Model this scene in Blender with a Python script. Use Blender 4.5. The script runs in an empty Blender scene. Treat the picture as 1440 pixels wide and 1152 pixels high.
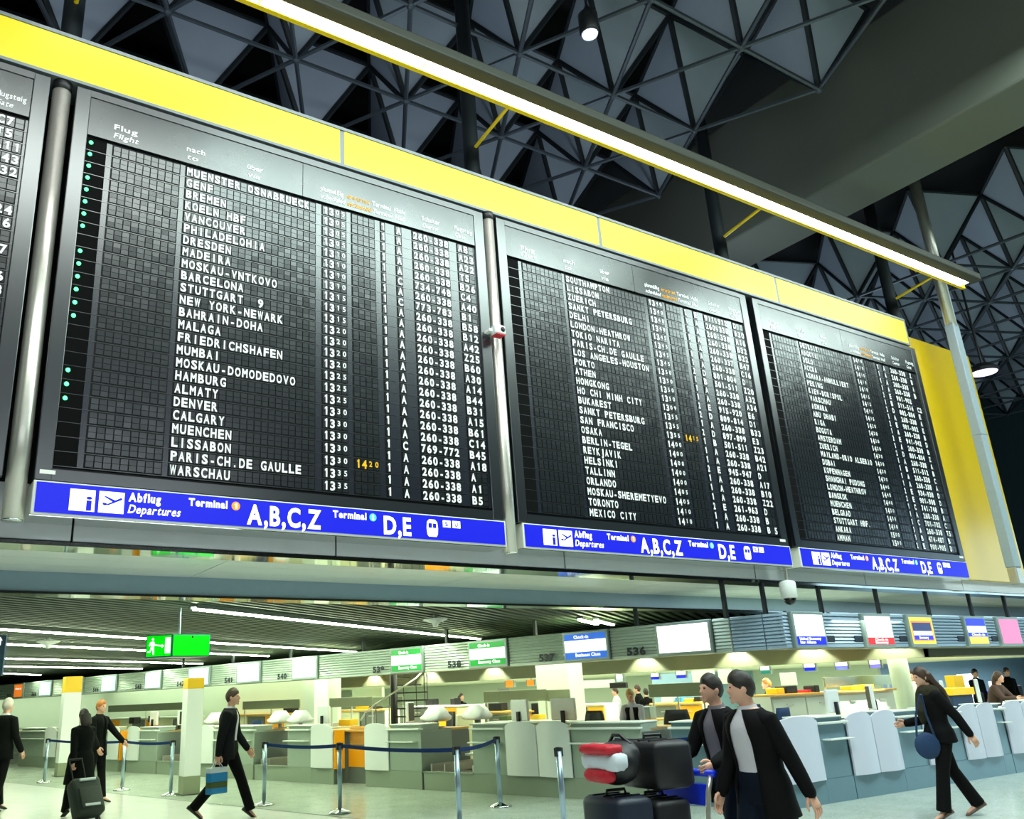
import bpy, bmesh, math, random
from mathutils import Vector, Matrix
random.seed(7)
S = bpy.context.scene
COL = S.collection
PI = math.pi
# ------------------------------------------------------------ camera, world, exposure, large lights
CAM_H = 1.5895
RW = ((0.8504229186570483, 0.13573592719087113, 0.5082879320623661),
      (-0.5247268755911925, 0.2885898983821408, 0.8008605248957243),
      (-0.0379812156682657, -0.9477824768681168, 0.3166477516674811))
FPX, CX, CY = 1190.4087, 594.7904, 581.0354
cd = bpy.data.cameras.new('camera'); cam = bpy.data.objects.new('camera', cd); COL.objects.link(cam)
cd.sensor_width = 36; cd.lens = FPX / 1440 * 36
cd.shift_x = (720 - CX) / 1440; cd.shift_y = (CY - 576) / 1440
cd.clip_end = 300
cam.matrix_world = Matrix(((RW[0][0], -RW[0][1], -RW[0][2], 0), (RW[1][0], -RW[1][1], -RW[1][2], 0),
                           (RW[2][0], -RW[2][1], -RW[2][2], CAM_H), (0, 0, 0, 1)))
S.camera = cam
S.view_settings.view_transform = 'Standard'; S.view_settings.look = 'None'
S.view_settings.exposure = 0.0; S.view_settings.gamma = 1.0
S.view_settings.use_curve_mapping = False
w = bpy.data.worlds.new('world'); S.world = w; w.use_nodes = True
w.node_tree.nodes['Background'].inputs[0].default_value = (0.35, 0.55, 0.75, 1)
w.node_tree.nodes['Background'].inputs[1].default_value = 0.05

def area(name, loc, rot, sx, sy, power, color):
    l = bpy.data.lights.new(name, 'AREA'); l.shape = 'RECTANGLE'; l.size = sx; l.size_y = sy
    l.energy = power; l.color = color
    o = bpy.data.objects.new(name, l); COL.objects.link(o); o.location = loc; o.rotation_euler = rot
    return o
# high hall lights above the travellers (outside the frame, up under the roof)
area('hall_light', (15, 2.0, 11.6), (0, 0, 0), 22, 3.6, 3400, (0.80, 1.0, 0.94))
area('hall_light', (0, 1.5, 11.6), (0, 0, 0), 8, 2.5, 900, (0.9, 1.0, 0.95))
area('soffit_fill', (17, 10.2, 3.12), (0, 0, 0), 12, .5, 70, (0.75, 0.92, 1.0))  # added fill under the soffit, brightens the beam and band top
# unseen fill added beside the strip lights of the low hall
area('low_hall_fill', (6.0, 20, 2.86), (0, 0, 0), 8, 14, 330, (0.82, 1.0, 0.70))
# unseen fills added to brighten the roof: one on top of the bulkhead, one behind the photographer
area('roof_fill', (5, 10.4, 9.1), (PI, 0, 0), 22, .6, 200, (0.72, 0.86, 1.0))
area('roof_fill', (0, -3, 6.0), (PI - .5, 0, 0), 14, 2, 700, (0.85, 0.95, 1.0))
area('roof_fill', (24, 14, 6.0), (PI, 0, 0), 8, 4, 380, (0.7, 0.88, 1.0))
# ------------------------------------------------------------ geometry helpers
def ray(x, y):
    v = (x - CX, y - CY, FPX)
    return Vector([sum(RW[i][j] * v[j] for j in range(3)) for i in range(3)])
CAMP = Vector((0, 0, CAM_H))
def atY(x, y, Y): r = ray(x, y); return CAMP + r * (Y / r.y)
def atZ(x, y, Z): r = ray(x, y); return CAMP + r * ((Z - CAM_H) / r.z)
D1 = Vector((-.2544, .967, 0)); N1 = Vector((.967, .2544, 0)); P1 = Vector((11.95, 9.9, 0))
def atL(x, y, k):
    r = ray(x, y); return CAMP + r * ((N1.dot(P1) + k) / N1.dot(r))
def L(s, k, z=0): return P1 + D1 * s + N1 * k + Vector((0, 0, z))
def sk(p): q = Vector((p.x, p.y, 0)) - P1; return q.dot(D1), q.dot(N1)
FRAME_L = Matrix(((D1.x, N1.x, 0, P1.x), (D1.y, N1.y, 0, P1.y), (0, 0, 1, 0), (0, 0, 0, 1)))   # local x along the counters, y into the island
def frame(o, xdir):
    x = Vector((xdir[0], xdir[1], 0)).normalized(); y = Vector((-x.y, x.x, 0))
    return Matrix(((x.x, y.x, 0, o[0]), (x.y, y.y, 0, o[1]), (0, 0, 1, o[2] if len(o) > 2 else 0), (0, 0, 0, 1)))

class MB:
    def __init__(self, M=None): self.v = []; self.f = []; self.m = []; self.M = M
    def add(self, verts, faces, mi=0):
        n = len(self.v)
        for p in verts:
            p = Vector(p)
            self.v.append(self.M @ p if self.M else p)
        for f in faces: self.f.append([i + n for i in f]); self.m.append(mi)
        return self
    def box(self, a, b, mi=0, bev=0.0):
        x0, y0, z0 = a; x1, y1, z1 = b
        if x0 > x1: x0, x1 = x1, x0
        if y0 > y1: y0, y1 = y1, y0
        if z0 > z1: z0, z1 = z1, z0
        c = min(bev, (x1 - x0) * .45, (y1 - y0) * .45, (z1 - z0) * .45)
        if c <= 0:
            vs = [(x, y, z) for x in (x0, x1) for y in (y0, y1) for z in (z0, z1)]
            return self.add(vs, [(0, 1, 3, 2), (4, 6, 7, 5), (0, 4, 5, 1), (2, 3, 7, 6), (0, 2, 6, 4), (1, 5, 7, 3)], mi)
        bm = bmesh.new(); bmesh.ops.create_cube(bm, size=1)
        for v in bm.verts: v.co = Vector(((x0 + x1) / 2 + v.co.x * (x1 - x0), (y0 + y1) / 2 + v.co.y * (y1 - y0), (z0 + z1) / 2 + v.co.z * (z1 - z0)))
        bmesh.ops.bevel(bm, geom=bm.edges[:], offset=c, segments=2, affect='EDGES', profile=.5)
        bm.verts.index_update()
        self.add([v.co.copy() for v in bm.verts], [[v.index for v in f.verts] for f in bm.faces], mi); bm.free(); return self
    def quad(self, pts, mi=0): return self.add(pts, [tuple(range(len(pts)))], mi)
    def rings(self, rings, cap=True, closed=True, mi=0):
        n = len(rings[0]); vs = [p for r in rings for p in r]; fs = []
        for i in range(len(rings) - 1):
            for j in range(n if closed else n - 1):
                k = (j + 1) % n
                fs.append((i * n + j, i * n + k, (i + 1) * n + k, (i + 1) * n + j))
        if cap and closed:
            fs.append(tuple(reversed(range(n)))); fs.append(tuple((len(rings) - 1) * n + j for j in range(n)))
        return self.add(vs, fs, mi)
    def tube(self, pts, rad, n=10, cap=True, mi=0, round_end=False):
        pts = [Vector(p) for p in pts]
        if not isinstance(rad, (list, tuple)): rad = [rad] * len(pts)
        rad = list(rad)
        if round_end:
            d0 = (pts[0] - pts[1]).normalized(); d1 = (pts[-1] - pts[-2]).normalized()
            pts = [pts[0] + d0 * rad[0] * .85, pts[0] + d0 * rad[0] * .5] + pts + [pts[-1] + d1 * rad[-1] * .5, pts[-1] + d1 * rad[-1] * .85]
            rad = [rad[0] * .4, rad[0] * .85] + rad + [rad[-1] * .85, rad[-1] * .4]
        t0 = (pts[1] - pts[0]).normalized()
        u = t0.orthogonal().normalized(); R = []
        for i, p in enumerate(pts):
            t = ((pts[min(i + 1, len(pts) - 1)] - pts[max(i - 1, 0)])).normalized()
            u = (u - t * u.dot(t)); u = u.normalized() if u.length > 1e-6 else t.orthogonal().normalized()
            v = t.cross(u)
            R.append([p + (u * math.cos(2 * PI * j / n) + v * math.sin(2 * PI * j / n)) * rad[i] for j in range(n)])
        return self.rings(R, cap, True, mi)
    def lathe(self, c, prof, n=20, mi=0, cap=True):
        c = Vector(c)
        return self.rings([[c + Vector((r * math.cos(2 * PI * j / n), r * math.sin(2 * PI * j / n), z)) for j in range(n)] for r, z in prof], cap, True, mi)
    def ellip(self, c, r, n=16, m=10, mi=0, X=None):
        c = Vector(c); R = []
        for i in range(m + 1):
            t = -PI / 2 + PI * (i + (0.02 if i == 0 else -0.02 if i == m else 0)) / m
            ring = []
            for j in range(n):
                p = Vector((r[0] * math.cos(t) * math.cos(2 * PI * j / n), r[1] * math.cos(t) * math.sin(2 * PI * j / n), r[2] * math.sin(t)))
                ring.append(c + (X @ p if X else p))
            R.append(ring)
        return self.rings(R, True, True, mi)
    def prism(self, poly, a, b, mi=0):            # poly: list of 3D points; extruded by vector b-a
        d = Vector(b) - Vector(a); n = len(poly)
        vs = [Vector(p) for p in poly] + [Vector(p) + d for p in poly]
        fs = [tuple(reversed(range(n))), tuple(range(n, 2 * n))] + [(i, (i + 1) % n, n + (i + 1) % n, n + i) for i in range(n)]
        return self.add(vs, fs, mi)
    def build(self, name, mats, parent=None, smooth=False, autos=False):
        off = parent.matrix_off if isinstance(parent, Th) else Vector((0, 0, 0))
        me = bpy.data.meshes.new(name)
        me.from_pydata([v - off for v in self.v], [], self.f)
        if not isinstance(mats, (list, tuple)): mats = [mats]
        for m in mats: me.materials.append(m)
        for p, k in zip(me.polygons, self.m):
            p.material_index = k; p.use_smooth = smooth
        me.validate(); me.update()
        bm = bmesh.new(); bm.from_mesh(me); bmesh.ops.recalc_face_normals(bm, faces=bm.faces[:]); bm.to_mesh(me); bm.free()
        o = bpy.data.objects.new(name, me); COL.objects.link(o)
        if parent is not None: o.parent = parent.o if isinstance(parent, Th) else parent
        return o
class Th:                                         # a thing: an Empty at its base that parents its parts
    def __init__(self, name, label, cat, loc, group=None, kind=None):
        self.o = bpy.data.objects.new(name, None); COL.objects.link(self.o)
        self.o.empty_display_size = .1
        self.o.location = loc; self.matrix_off = Vector(loc)
        tag(self.o, label, cat, group, kind)
def tag(o, label=None, cat=None, group=None, kind=None):
    if label: o['label'] = label
    if cat: o['category'] = cat
    if group: o['group'] = group
    if kind: o['kind'] = kind
    return o
def sub(mb, name, mat, thing, part, smooth=False):  # a sub-part: a child of a part, same offset as its thing
    o = mb.build(name, mat, thing, smooth); o.parent = part; return o
def one(mb, name, mats, label, cat, group=None, smooth=False):   # a thing that is a single mesh, origin at its base
    lo = Vector((sum(v.x for v in mb.v) / len(mb.v), sum(v.y for v in mb.v) / len(mb.v), min(v.z for v in mb.v)))
    mb.v = [v - lo for v in mb.v]
    o = mb.build(name, mats, None, smooth); o.location = lo
    return tag(o, label, cat, group)
def struct(mb, name, mats, smooth=False): return tag(mb.build(name, mats, None, smooth), kind='structure')

# ------------------------------------------------------------ materials
def lin(c): return tuple((x / 255 / 12.92) if x <= 10.3 else ((x / 255 + .055) / 1.055) ** 2.4 for x in c)
def mat(name, rgb, rough=.5, metal=0.0, ior=1.5, emit=0.0, var=0.0, scale=8.0, coat=0.0, coat_r=.1, spec=.5, bump=0.0, emit_rgb=None, rvar=0.0):
    m = bpy.data.materials.new(name); m.use_nodes = True; nt = m.node_tree; b = nt.nodes['Principled BSDF']
    c = lin(rgb)
    b.inputs['Base Color'].default_value = (*c, 1); b.inputs['Roughness'].default_value = rough; b.inputs['Metallic'].default_value = metal
    b.inputs['Specular IOR Level'].default_value = spec; b.inputs['IOR'].default_value = ior
    b.inputs['Coat Weight'].default_value = coat; b.inputs['Coat Roughness'].default_value = coat_r
    if emit:
        b.inputs['Emission Color'].default_value = (*lin(emit_rgb or rgb), 1); b.inputs['Emission Strength'].default_value = emit
    tc = nt.nodes.new('ShaderNodeTexCoord'); nz = nt.nodes.new('ShaderNodeTexNoise'); nz.inputs['Scale'].default_value = scale; nz.inputs['Detail'].default_value = 4
    nt.links.new(tc.outputs['Object'], nz.inputs['Vector'])
    if var:
        mx = nt.nodes.new('ShaderNodeMix'); mx.data_type = 'RGBA'
        mx.inputs[6].default_value = (*[max(0, x * (1 - var)) for x in c], 1); mx.inputs[7].default_value = (*[min(1, x * (1 + var)) for x in c], 1)
        nt.links.new(nz.outputs['Fac'], mx.inputs[0]); nt.links.new(mx.outputs[2], b.inputs['Base Color'])
    if rvar:
        mr = nt.nodes.new('ShaderNodeMapRange'); mr.inputs[3].default_value = max(0, rough - rvar); mr.inputs[4].default_value = min(1, rough + rvar)
        nt.links.new(nz.outputs['Fac'], mr.inputs[0]); nt.links.new(mr.outputs[0], b.inputs['Roughness'])
    if bump:
        bp = nt.nodes.new('ShaderNodeBump'); bp.inputs['Strength'].default_value = bump; bp.inputs['Distance'].default_value = .01
        nt.links.new(nz.outputs['Fac'], bp.inputs['Height']); nt.links.new(bp.outputs['Normal'], b.inputs['Normal'])
    return m
def floor_mat(name, rgb, rgb2, scale, tile):
    m = bpy.data.materials.new(name); m.use_nodes = True; nt = m.node_tree; b = nt.nodes['Principled BSDF']
    tc = nt.nodes.new('ShaderNodeTexCoord')
    vo = nt.nodes.new('ShaderNodeTexVoronoi'); vo.inputs['Scale'].default_value = scale
    nz = nt.nodes.new('ShaderNodeTexNoise'); nz.inputs['Scale'].default_value = 2.2; nz.inputs['Detail'].default_value = 6
    nt.links.new(tc.outputs['Object'], vo.inputs['Vector']); nt.links.new(tc.outputs['Object'], nz.inputs['Vector'])
    mx = nt.nodes.new('ShaderNodeMix'); mx.data_type = 'RGBA'; mx.inputs[6].default_value = (*lin(rgb), 1); mx.inputs[7].default_value = (*lin(rgb2), 1)
    ad = nt.nodes.new('ShaderNodeMath'); ad.operation = 'MULTIPLY'
    nt.links.new(vo.outputs['Color'], ad.inputs[0]); nt.links.new(nz.outputs['Fac'], ad.inputs[1])
    nt.links.new(ad.outputs[0], mx.inputs[0])
    br = nt.nodes.new('ShaderNodeTexBrick'); br.offset = 0; br.inputs['Scale'].default_value = 1.0
    br.inputs['Brick Width'].default_value = tile; br.inputs['Row Height'].default_value = tile; br.inputs['Mortar Size'].default_value = .003
    br.inputs['Mortar'].default_value = (.75, .75, .75, 1); br.inputs['Color1'].default_value = br.inputs['Color2'].default_value = (1, 1, 1, 1)
    mp = nt.nodes.new('ShaderNodeMapping'); mp.inputs['Rotation'].default_value = (0, 0, -.2573)
    nt.links.new(tc.outputs['Object'], mp.inputs['Vector']); nt.links.new(mp.outputs['Vector'], br.inputs['Vector'])
    mu = nt.nodes.new('ShaderNodeMix'); mu.data_type = 'RGBA'; mu.blend_type = 'MULTIPLY'; mu.inputs[0].default_value = 1
    nt.links.new(mx.outputs[2], mu.inputs[6]); nt.links.new(br.outputs['Color'], mu.inputs[7]); nt.links.new(mu.outputs[2], b.inputs['Base Color'])
    b.inputs['Roughness'].default_value = .18; b.inputs['Specular IOR Level'].default_value = .5
    return m
def glass_mat(name, rgb, alpha, rough=.05):
    m = bpy.data.materials.new(name); m.use_nodes = True; b = m.node_tree.nodes['Principled BSDF']
    b.inputs['Base Color'].default_value = (*lin(rgb), 1); b.inputs['Alpha'].default_value = alpha; b.inputs['Roughness'].default_value = rough
    return m
M = dict(
    floor=floor_mat('terrazzo_floor', (196, 206, 192), (120, 132, 118), 60, .6),
    floor_w=floor_mat('pale_stone_floor', (222, 224, 218), (196, 200, 194), 90, .6),
    seam=mat('floor_seam', (50, 60, 50), .6),
    board=mat('board_black', (26, 33, 36), .30, var=.1, spec=.55, rvar=.05),
    header=mat('header_glass', (14, 21, 22), .27, var=.15, scale=1.2, ior=1.92, rvar=.10),
    frame=mat('board_frame', (13, 20, 26), .28, ior=2.1),
    flap=mat('flap_black', (14, 20, 24), .285, var=.3, scale=30, ior=1.78),
    well=mat('row_black', (4, 6, 7), .5, spec=.2),
    flapblue=mat('row_divider', (11, 19, 32), .27, ior=1.9),
    lampback=mat('lamp_black', (4, 5, 5), .8, spec=.1),
    white=mat('white_letters', (250, 252, 250), .6, spec=.3),
    amber=mat('amber_letters', (255, 186, 8), .6, spec=.3),
    hdrtxt=mat('header_letters', (252, 254, 252), .6, spec=.3),
    hdramb=mat('amber_header', (250, 170, 10), .6, spec=.3),
    green_led=mat('green_lamp', (90, 255, 150), .4, emit=4.0, emit_rgb=(70, 255, 130)),
    yellow=mat('yellow_panel', (246, 218, 5), .38, var=.03, scale=1, spec=.35, coat=.75, coat_r=.24),
    yellow2=mat('yellow_wall_panel', (224, 186, 6), .4, var=.05, scale=1, spec=.4, coat=1.0, coat_r=.2),
    yel_edge=mat('fascia_joint', (120, 128, 130), .4, metal=.3),
    steel=mat('brushed_steel', (206, 204, 192), .33, metal=.75, var=.06, scale=20),
    chrome=mat('mirror_trim', (200, 205, 200), .06, metal=1),
    graytrim=mat('grey_soffit_fascia', (206, 208, 214), .45, var=.04),
    soffit=mat('soffit_panel', (205, 212, 205), .35, var=.03),
    bluebeam=mat('blue_grey_beam', (136, 158, 172), .4, var=.05),
    dark=mat('dark_void', (8, 9, 10), .9),
    roofdeck=mat('roof_deck', (9, 10, 12), .9),
    slat=mat('ceiling_slat', (62, 78, 68), .5, var=.08),
    slatback=mat('ceiling_void', (20, 26, 22), .9),
    pyr=mat('roof_panel', (150, 160, 172), .5, var=.10, scale=1.2),
    bar=mat('truss_steel', (70, 78, 84), .42, metal=.5, var=.1),
    bardk=mat('truss_dark', (34, 40, 44), .5, metal=.4),
    girder=mat('girder_concrete', (92, 96, 86), .8, var=.07, scale=.8),
    sign_blue=mat('sign_blue', (4, 8, 90), .4, emit=.9, emit_rgb=(6, 20, 238)),
    sign_white=mat('sign_white', (250, 250, 252), .4, emit=.85),
    sign_orange=mat('sign_orange', (245, 140, 30), .4, emit=.8),
    sign_cyan=mat('sign_cyan', (70, 190, 235), .4, emit=.8),
    housing=mat('sign_housing', (225, 228, 215), .3, var=.02),
    tube=mat('luminaire_white', (245, 246, 255), .4, emit=40.0),
    tubecase=mat('luminaire_case', (62, 64, 56), .5, metal=.2),
    lumreflect=mat('luminaire_lip_reflection', (240, 205, 8), .3, coat=.4),  # the fascia's yellow reflection is put into the lip and arm colour
    strip=mat('strip_light', (255, 246, 232), .4, emit=55.0, emit_rgb=(236, 255, 214)),
    stripcase=mat('strip_case', (110, 120, 110), .5),
    exit_green=mat('exit_green', (0, 215, 20), .3, emit=.95, emit_rgb=(0, 218, 8)),
    exit_blue=mat('exit_frame', (70, 120, 140), .35, metal=.3),
    louver=mat('band_louver', (196, 212, 202), .35, metal=.15, var=.05),
    louver_b=mat('band_louver_cool', (150, 172, 192), .35, metal=.15, var=.05),
    scr_frame=mat('screen_frame', (150, 168, 165), .4, metal=.4),
    scr_white=mat('screen_white', (250, 250, 255), .3, emit=1.1),
    scr_warm=mat('screen_warm_white', (255, 253, 246), .3, emit=1.35),
    scr_pale=mat('screen_pale_blue', (196, 222, 226), .3, emit=.72),
    scr_green=mat('screen_green', (5, 150, 50), .3, emit=.75),
    scr_blue=mat('screen_blue', (15, 95, 205), .3, emit=.85),
    scr_dblue=mat('screen_deep_blue', (15, 30, 210), .3, emit=.9),
    scr_navy=mat('screen_navy', (35, 45, 95), .3, emit=.7),
    scr_red=mat('screen_red', (235, 20, 25), .3, emit=.9),
    scr_yel=mat('screen_yellow', (235, 195, 60), .3, emit=.8),
    scr_pink=mat('screen_pink', (215, 105, 150), .3, emit=.85),
    scr_orange=mat('screen_orange', (240, 130, 40), .3, emit=.75),
    scr_lilac=mat('screen_lilac', (120, 125, 240), .3, emit=.9),
    scr_teal=mat('screen_teal', (25, 120, 110), .3, emit=.7),
    numdark=mat('number_dark', (14, 28, 46), .5),
    counter=mat('counter_panel', (150, 164, 150), .35, var=.05),
    counter_b=mat('counter_panel_cool', (112, 142, 156), .28, metal=.25, var=.05),
    counter_side=mat('counter_side', (98, 104, 98), .45),
    ledge=mat('counter_ledge', (220, 226, 218), .35),
    plinth=mat('counter_plinth', (138, 150, 132), .4),
    shield=mat('shield_white', (226, 230, 228), .35, var=.02),
    shield_c=mat('shield_cool', (205, 208, 226), .35, var=.02),
    orange=mat('orange_panel', (245, 160, 10), .4),
    colwhite=mat('column_white', (232, 236, 232), .4),
    colyellow=mat('column_yellow', (240, 190, 5), .4),
    colgrey=mat('column_base', (140, 148, 120), .5),
    post=mat('post_aluminium', (160, 182, 196), .3, metal=.8),
    belt=mat('belt_navy', (12, 44, 92), .7, spec=.12),
    blackp=mat('black_plastic', (16, 17, 18), .45),
    wallpale=mat('wall_pale', (214, 226, 208), .6, var=.05, scale=1),
    wallolive=mat('wall_olive', (70, 74, 54), .6, var=.05),
    wallteal=mat('wall_teal', (76, 118, 150), .55),
    ceilpale=mat('ceiling_pale', (226, 230, 200), .6),
    glasspan=mat('screen_partition', (168, 176, 146), .18, metal=.55, var=.05),
    wood=mat('desk_wood', (225, 170, 80), .45, var=.12),
    beige=mat('cabinet_beige', (214, 214, 176), .45),
    pcwhite=mat('monitor_white', (226, 230, 228), .4),
    chairblue=mat('chair_navy', (22, 52, 92), .75, var=.1, scale=60),
    chairblack=mat('chair_black', (24, 24, 22), .6),
    skin=mat('skin', (224, 172, 146), .5, var=.06, scale=12),
    lips=mat('lips', (186, 110, 100), .45),
    eye=mat('eye_dark', (30, 24, 22), .2),
    hair_d=mat('hair_dark', (34, 26, 22), .55, var=.25, scale=60),
    hair_b=mat('hair_brown', (62, 42, 30), .5, var=.3, scale=60),
    hair_r=mat('hair_auburn', (176, 106, 40), .5, var=.25, scale=60),
    hair_l=mat('hair_blond', (190, 150, 84), .5, var=.25, scale=60),
    hair_g=mat('hair_grey', (190, 180, 172), .5, var=.2, scale=60),
    suit=mat('suit_black', (13, 13, 15), .8, spec=.12, var=.2, scale=40),
    suit2=mat('jacket_charcoal', (24, 25, 28), .8, spec=.12, var=.2, scale=40),
    coat=mat('coat_black', (12, 15, 15), .85, spec=.12, var=.2, scale=40),
    shirt=mat('shirt_white', (205, 205, 212), .7, var=.05),
    shirt2=mat('shirt_grey', (120, 116, 124), .75, var=.1, scale=50),
    trouser=mat('trousers_black', (13, 13, 15), .8, spec=.12, var=.15, scale=40),
    jeans=mat('trousers_navy', (14, 22, 36), .8, spec=.12, var=.2, scale=50),
    shoe=mat('shoe_black', (14, 14, 15), .35),
    shoe_b=mat('shoe_brown', (110, 84, 72), .4),
    scarf=mat('scarf_olive', (52, 50, 38), .9, spec=.12, var=.5, scale=25),
    vest=mat('vest_black', (28, 26, 30), .8, spec=.12),
    bagred=mat('bag_red', (190, 20, 40), .6), bagwhite=mat('bag_white', (210, 220, 228), .6),
    bagblue=mat('bag_blue', (25, 135, 205), .5), bagyel=mat('bag_yellow', (225, 190, 40), .5), baggreen=mat('bag_green', (70, 90, 40), .6),
    case=mat('suitcase_black', (15, 16, 20), .5, var=.15, scale=30), case_b=mat('suitcase_navy', (22, 31, 48), .5, var=.15, scale=30),
    case_g=mat('suitcase_green', (38, 50, 44), .6, var=.2, scale=30), grey=mat('grey_plastic', (120, 124, 126), .5),
    cartblue=mat('cart_handle_blue', (12, 50, 225), .4),
    cartglass=glass_mat('cart_panel', (190, 225, 225), .55),
    dome=glass_mat('camera_dome', (12, 12, 14), .95, .05),
    paper=mat('paper', (236, 236, 228), .6),
)
# ------------------------------------------------------------ lettering
_gl = {}
def glyph(ch, bold):
    k = (ch, bold)
    if k in _gl: return _gl[k]
    if ch == '1':
        b = bold
        _gl[k] = ([(.17 - b, 0), (.30 + b, 0), (.30 + b, .73), (.19, .73), (.02, .60), (.02, .50 - b), (.17 - b, .58)], [(0, 1, 2, 3, 6), (6, 3, 4, 5)], .02, .30 + b); return _gl[k]
    cu = bpy.data.curves.new('g', 'FONT'); cu.body = ch; cu.size = 1.0; cu.offset = bold; cu.resolution_u = 3
    ob = bpy.data.objects.new('g', cu); COL.objects.link(ob)
    dg = bpy.context.evaluated_depsgraph_get(); ev = ob.evaluated_get(dg); me = ev.to_mesh()
    vs = [(v.co.x, v.co.y) for v in me.vertices]; fs = [tuple(p.vertices) for p in me.polygons]
    ev.to_mesh_clear(); bpy.data.objects.remove(ob); bpy.data.curves.remove(cu)
    x0 = min((v[0] for v in vs), default=0); x1 = max((v[0] for v in vs), default=.28)
    _gl[k] = (vs, fs, x0, x1); return _gl[k]
CAPH = .73
def cells(mb, text, o, X, Z, pitch, caph, bold=.02, wmax=.8, mi=0):     # one letter per cell
    for i, ch in enumerate(text):
        if ch == ' ': continue
        vs, fs, x0, x1 = glyph(ch, bold); sc = caph / CAPH
        wd = (x1 - x0) * sc; sx = min(sc, sc * pitch * wmax / max(wd, 1e-6)); 
        if ch in '-.I1': sx = sc * .72 if ch != '-' else sc * .8
        base = Vector(o) + X * (pitch * (i + .5))
        cxm = (x0 + x1) / 2
        mb.add([base + X * ((a - cxm) * sx) + Z * (b * sc) for a, b in vs], fs, mi)
def line(mb, text, o, X, Z, caph, width=None, bold=.02, slant=0.0, gap=.09, mi=0, center=False):
    x = 0; items = []
    for ch in text:
        if ch == ' ': x += .3; continue
        vs, fs, x0, x1 = glyph(ch, bold); items.append((x - x0, vs, fs)); x += (x1 - x0) + gap
    x -= gap; sc = caph / CAPH; sx = sc if width is None else width / x
    o = Vector(o) - (X * (x * sx / 2) if center else X * 0)
    for dx, vs, fs in items:
        mb.add([o + X * ((a + dx) * sx + slant * b * sc) + Z * (b * sc) for a, b in vs], fs, mi)
VX, VZ = Vector((1, 0, 0)), Vector((0, 0, 1))
# ------------------------------------------------------------ floor
sA, sB = atZ(0, 1099.6, 0), atZ(500, 1151.7, 0); sd = (sB - sA).normalized(); sn = Vector((sd.y, -sd.x, 0))   # sn points into the check-in hall or the near hall
if sn.dot(Vector((1, 0, 0))) < 0: sn = -sn
s0, s1 = sA - sd * 40, sA + sd * 70
mb = MB(); mb.quad([(s0.x, s0.y, 0), (s1.x, s1.y, 0), (s1.x + sn.x * 80, s1.y + sn.y * 80, 0), (s0.x + sn.x * 80, s0.y + sn.y * 80, 0)])
struct(mb, 'floor', M['floor'])
mb = MB(); mb.quad([(s0.x, s0.y, 0), (s1.x, s1.y, 0), (s1.x - sn.x * 60, s1.y - sn.y * 60, 0), (s0.x - sn.x * 60, s0.y - sn.y * 60, 0)])
struct(mb, 'floor_hall', M['floor_w'])
mb = MB(); a, b = s0 + sn * .0, s1
mb.quad([(a.x - sn.x * .02, a.y - sn.y * .02, .002), (b.x - sn.x * .02, b.y - sn.y * .02, .002), (b.x + sn.x * .02, b.y + sn.y * .02, .002), (a.x + sn.x * .02, a.y + sn.y * .02, .002)])
struct(mb, 'trim_1', M['seam'])
# ------------------------------------------------------------ bulkhead behind the boards, soffit, beam
BY = 8.6                                            # plane of the board faces
mb = MB(); mb.box((-12, 9.12, 3.7), (17.9, 9.4, 8.88)); struct(mb, 'wall_bulkhead', M['dark'])  # black backing: shade of the gaps between boards put into its colour
mb = MB()
xs = [-12, -7.5, -3, 1.5, 4.45, 8.0, 12.1, 15.2, 18.6, 23, 28]
for i in range(len(xs) - 1): mb.box((xs[i] + .012, 9.06, 3.20), (xs[i + 1] - .012, 9.11, 3.75))
mb.box((-12, 9.10, 3.2), (28, 9.2, 3.7), 1)
struct(mb, 'wall_front', [M['graytrim'], M['dark']])
mb = MB(); mb.box((-12, 9.04, 3.145), (28, 9.42, 3.185)); struct(mb, 'trim_2', M['chrome'])
mb = MB()
for i, (x0, x1) in enumerate([(-12, -5), (-5, -1), (-1, 3.3), (3.3, 7.0), (7.0, 10.6), (10.6, 14), (14, 18), (18, 28)]):
    for j in range(3): mb.box((x0 + .008, 9.43 + j * .52, 3.16), (x1 - .008, 9.43 + (j + 1) * .52 - .012, 3.19))
struct(mb, 'ceiling_soffit', M['soffit'])
mb = MB(); mb.box((-12, 10.98, 2.93), (28, 11.25, 3.3)); struct(mb, 'trim_3', M['bluebeam'])
mb = MB(); mb.box((-12, 10.95, 2.90), (28, 11.3, 2.93)); struct(mb, 'trim_4', M['chrome'])
# low slatted ceiling
ang = math.atan2(.56, .83); CS = frame((0, 0, 0), (math.cos(ang), math.sin(ang)))
mb = MB(); mb.box((-14, 11.25, 3.2), (40, 60, 3.35)); struct(mb, 'ceiling_void', M['slatback'])
mb = MB()
Yx, Yy = -math.sin(ang), math.cos(ang)
v = -10.0
while v < 46:
    # slat line: p = (cos,sin)*u + (Yx,Yy)*v, clip to Y>11.3, X in -14..38, Y<56
    u0 = (11.32 - Yy * v) / math.sin(ang); u1 = (56 - Yy * v) / math.sin(ang)
    u0 = max(u0, (-14 - Yx * v) / math.cos(ang)); u1 = min(u1, (38 - Yx * v) / math.cos(ang))
    if u1 > u0 + .2:
        m2 = MB(CS); m2.box((u0, v, 2.95), (u1, v + .085, 2.975)); mb.v += m2.v; mb.f += [[i + len(mb.v) - 8 for i in f] for f in m2.f]; mb.m += m2.m
    v += .2
struct(mb, 'ceiling_slats', M['slat'])
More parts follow.
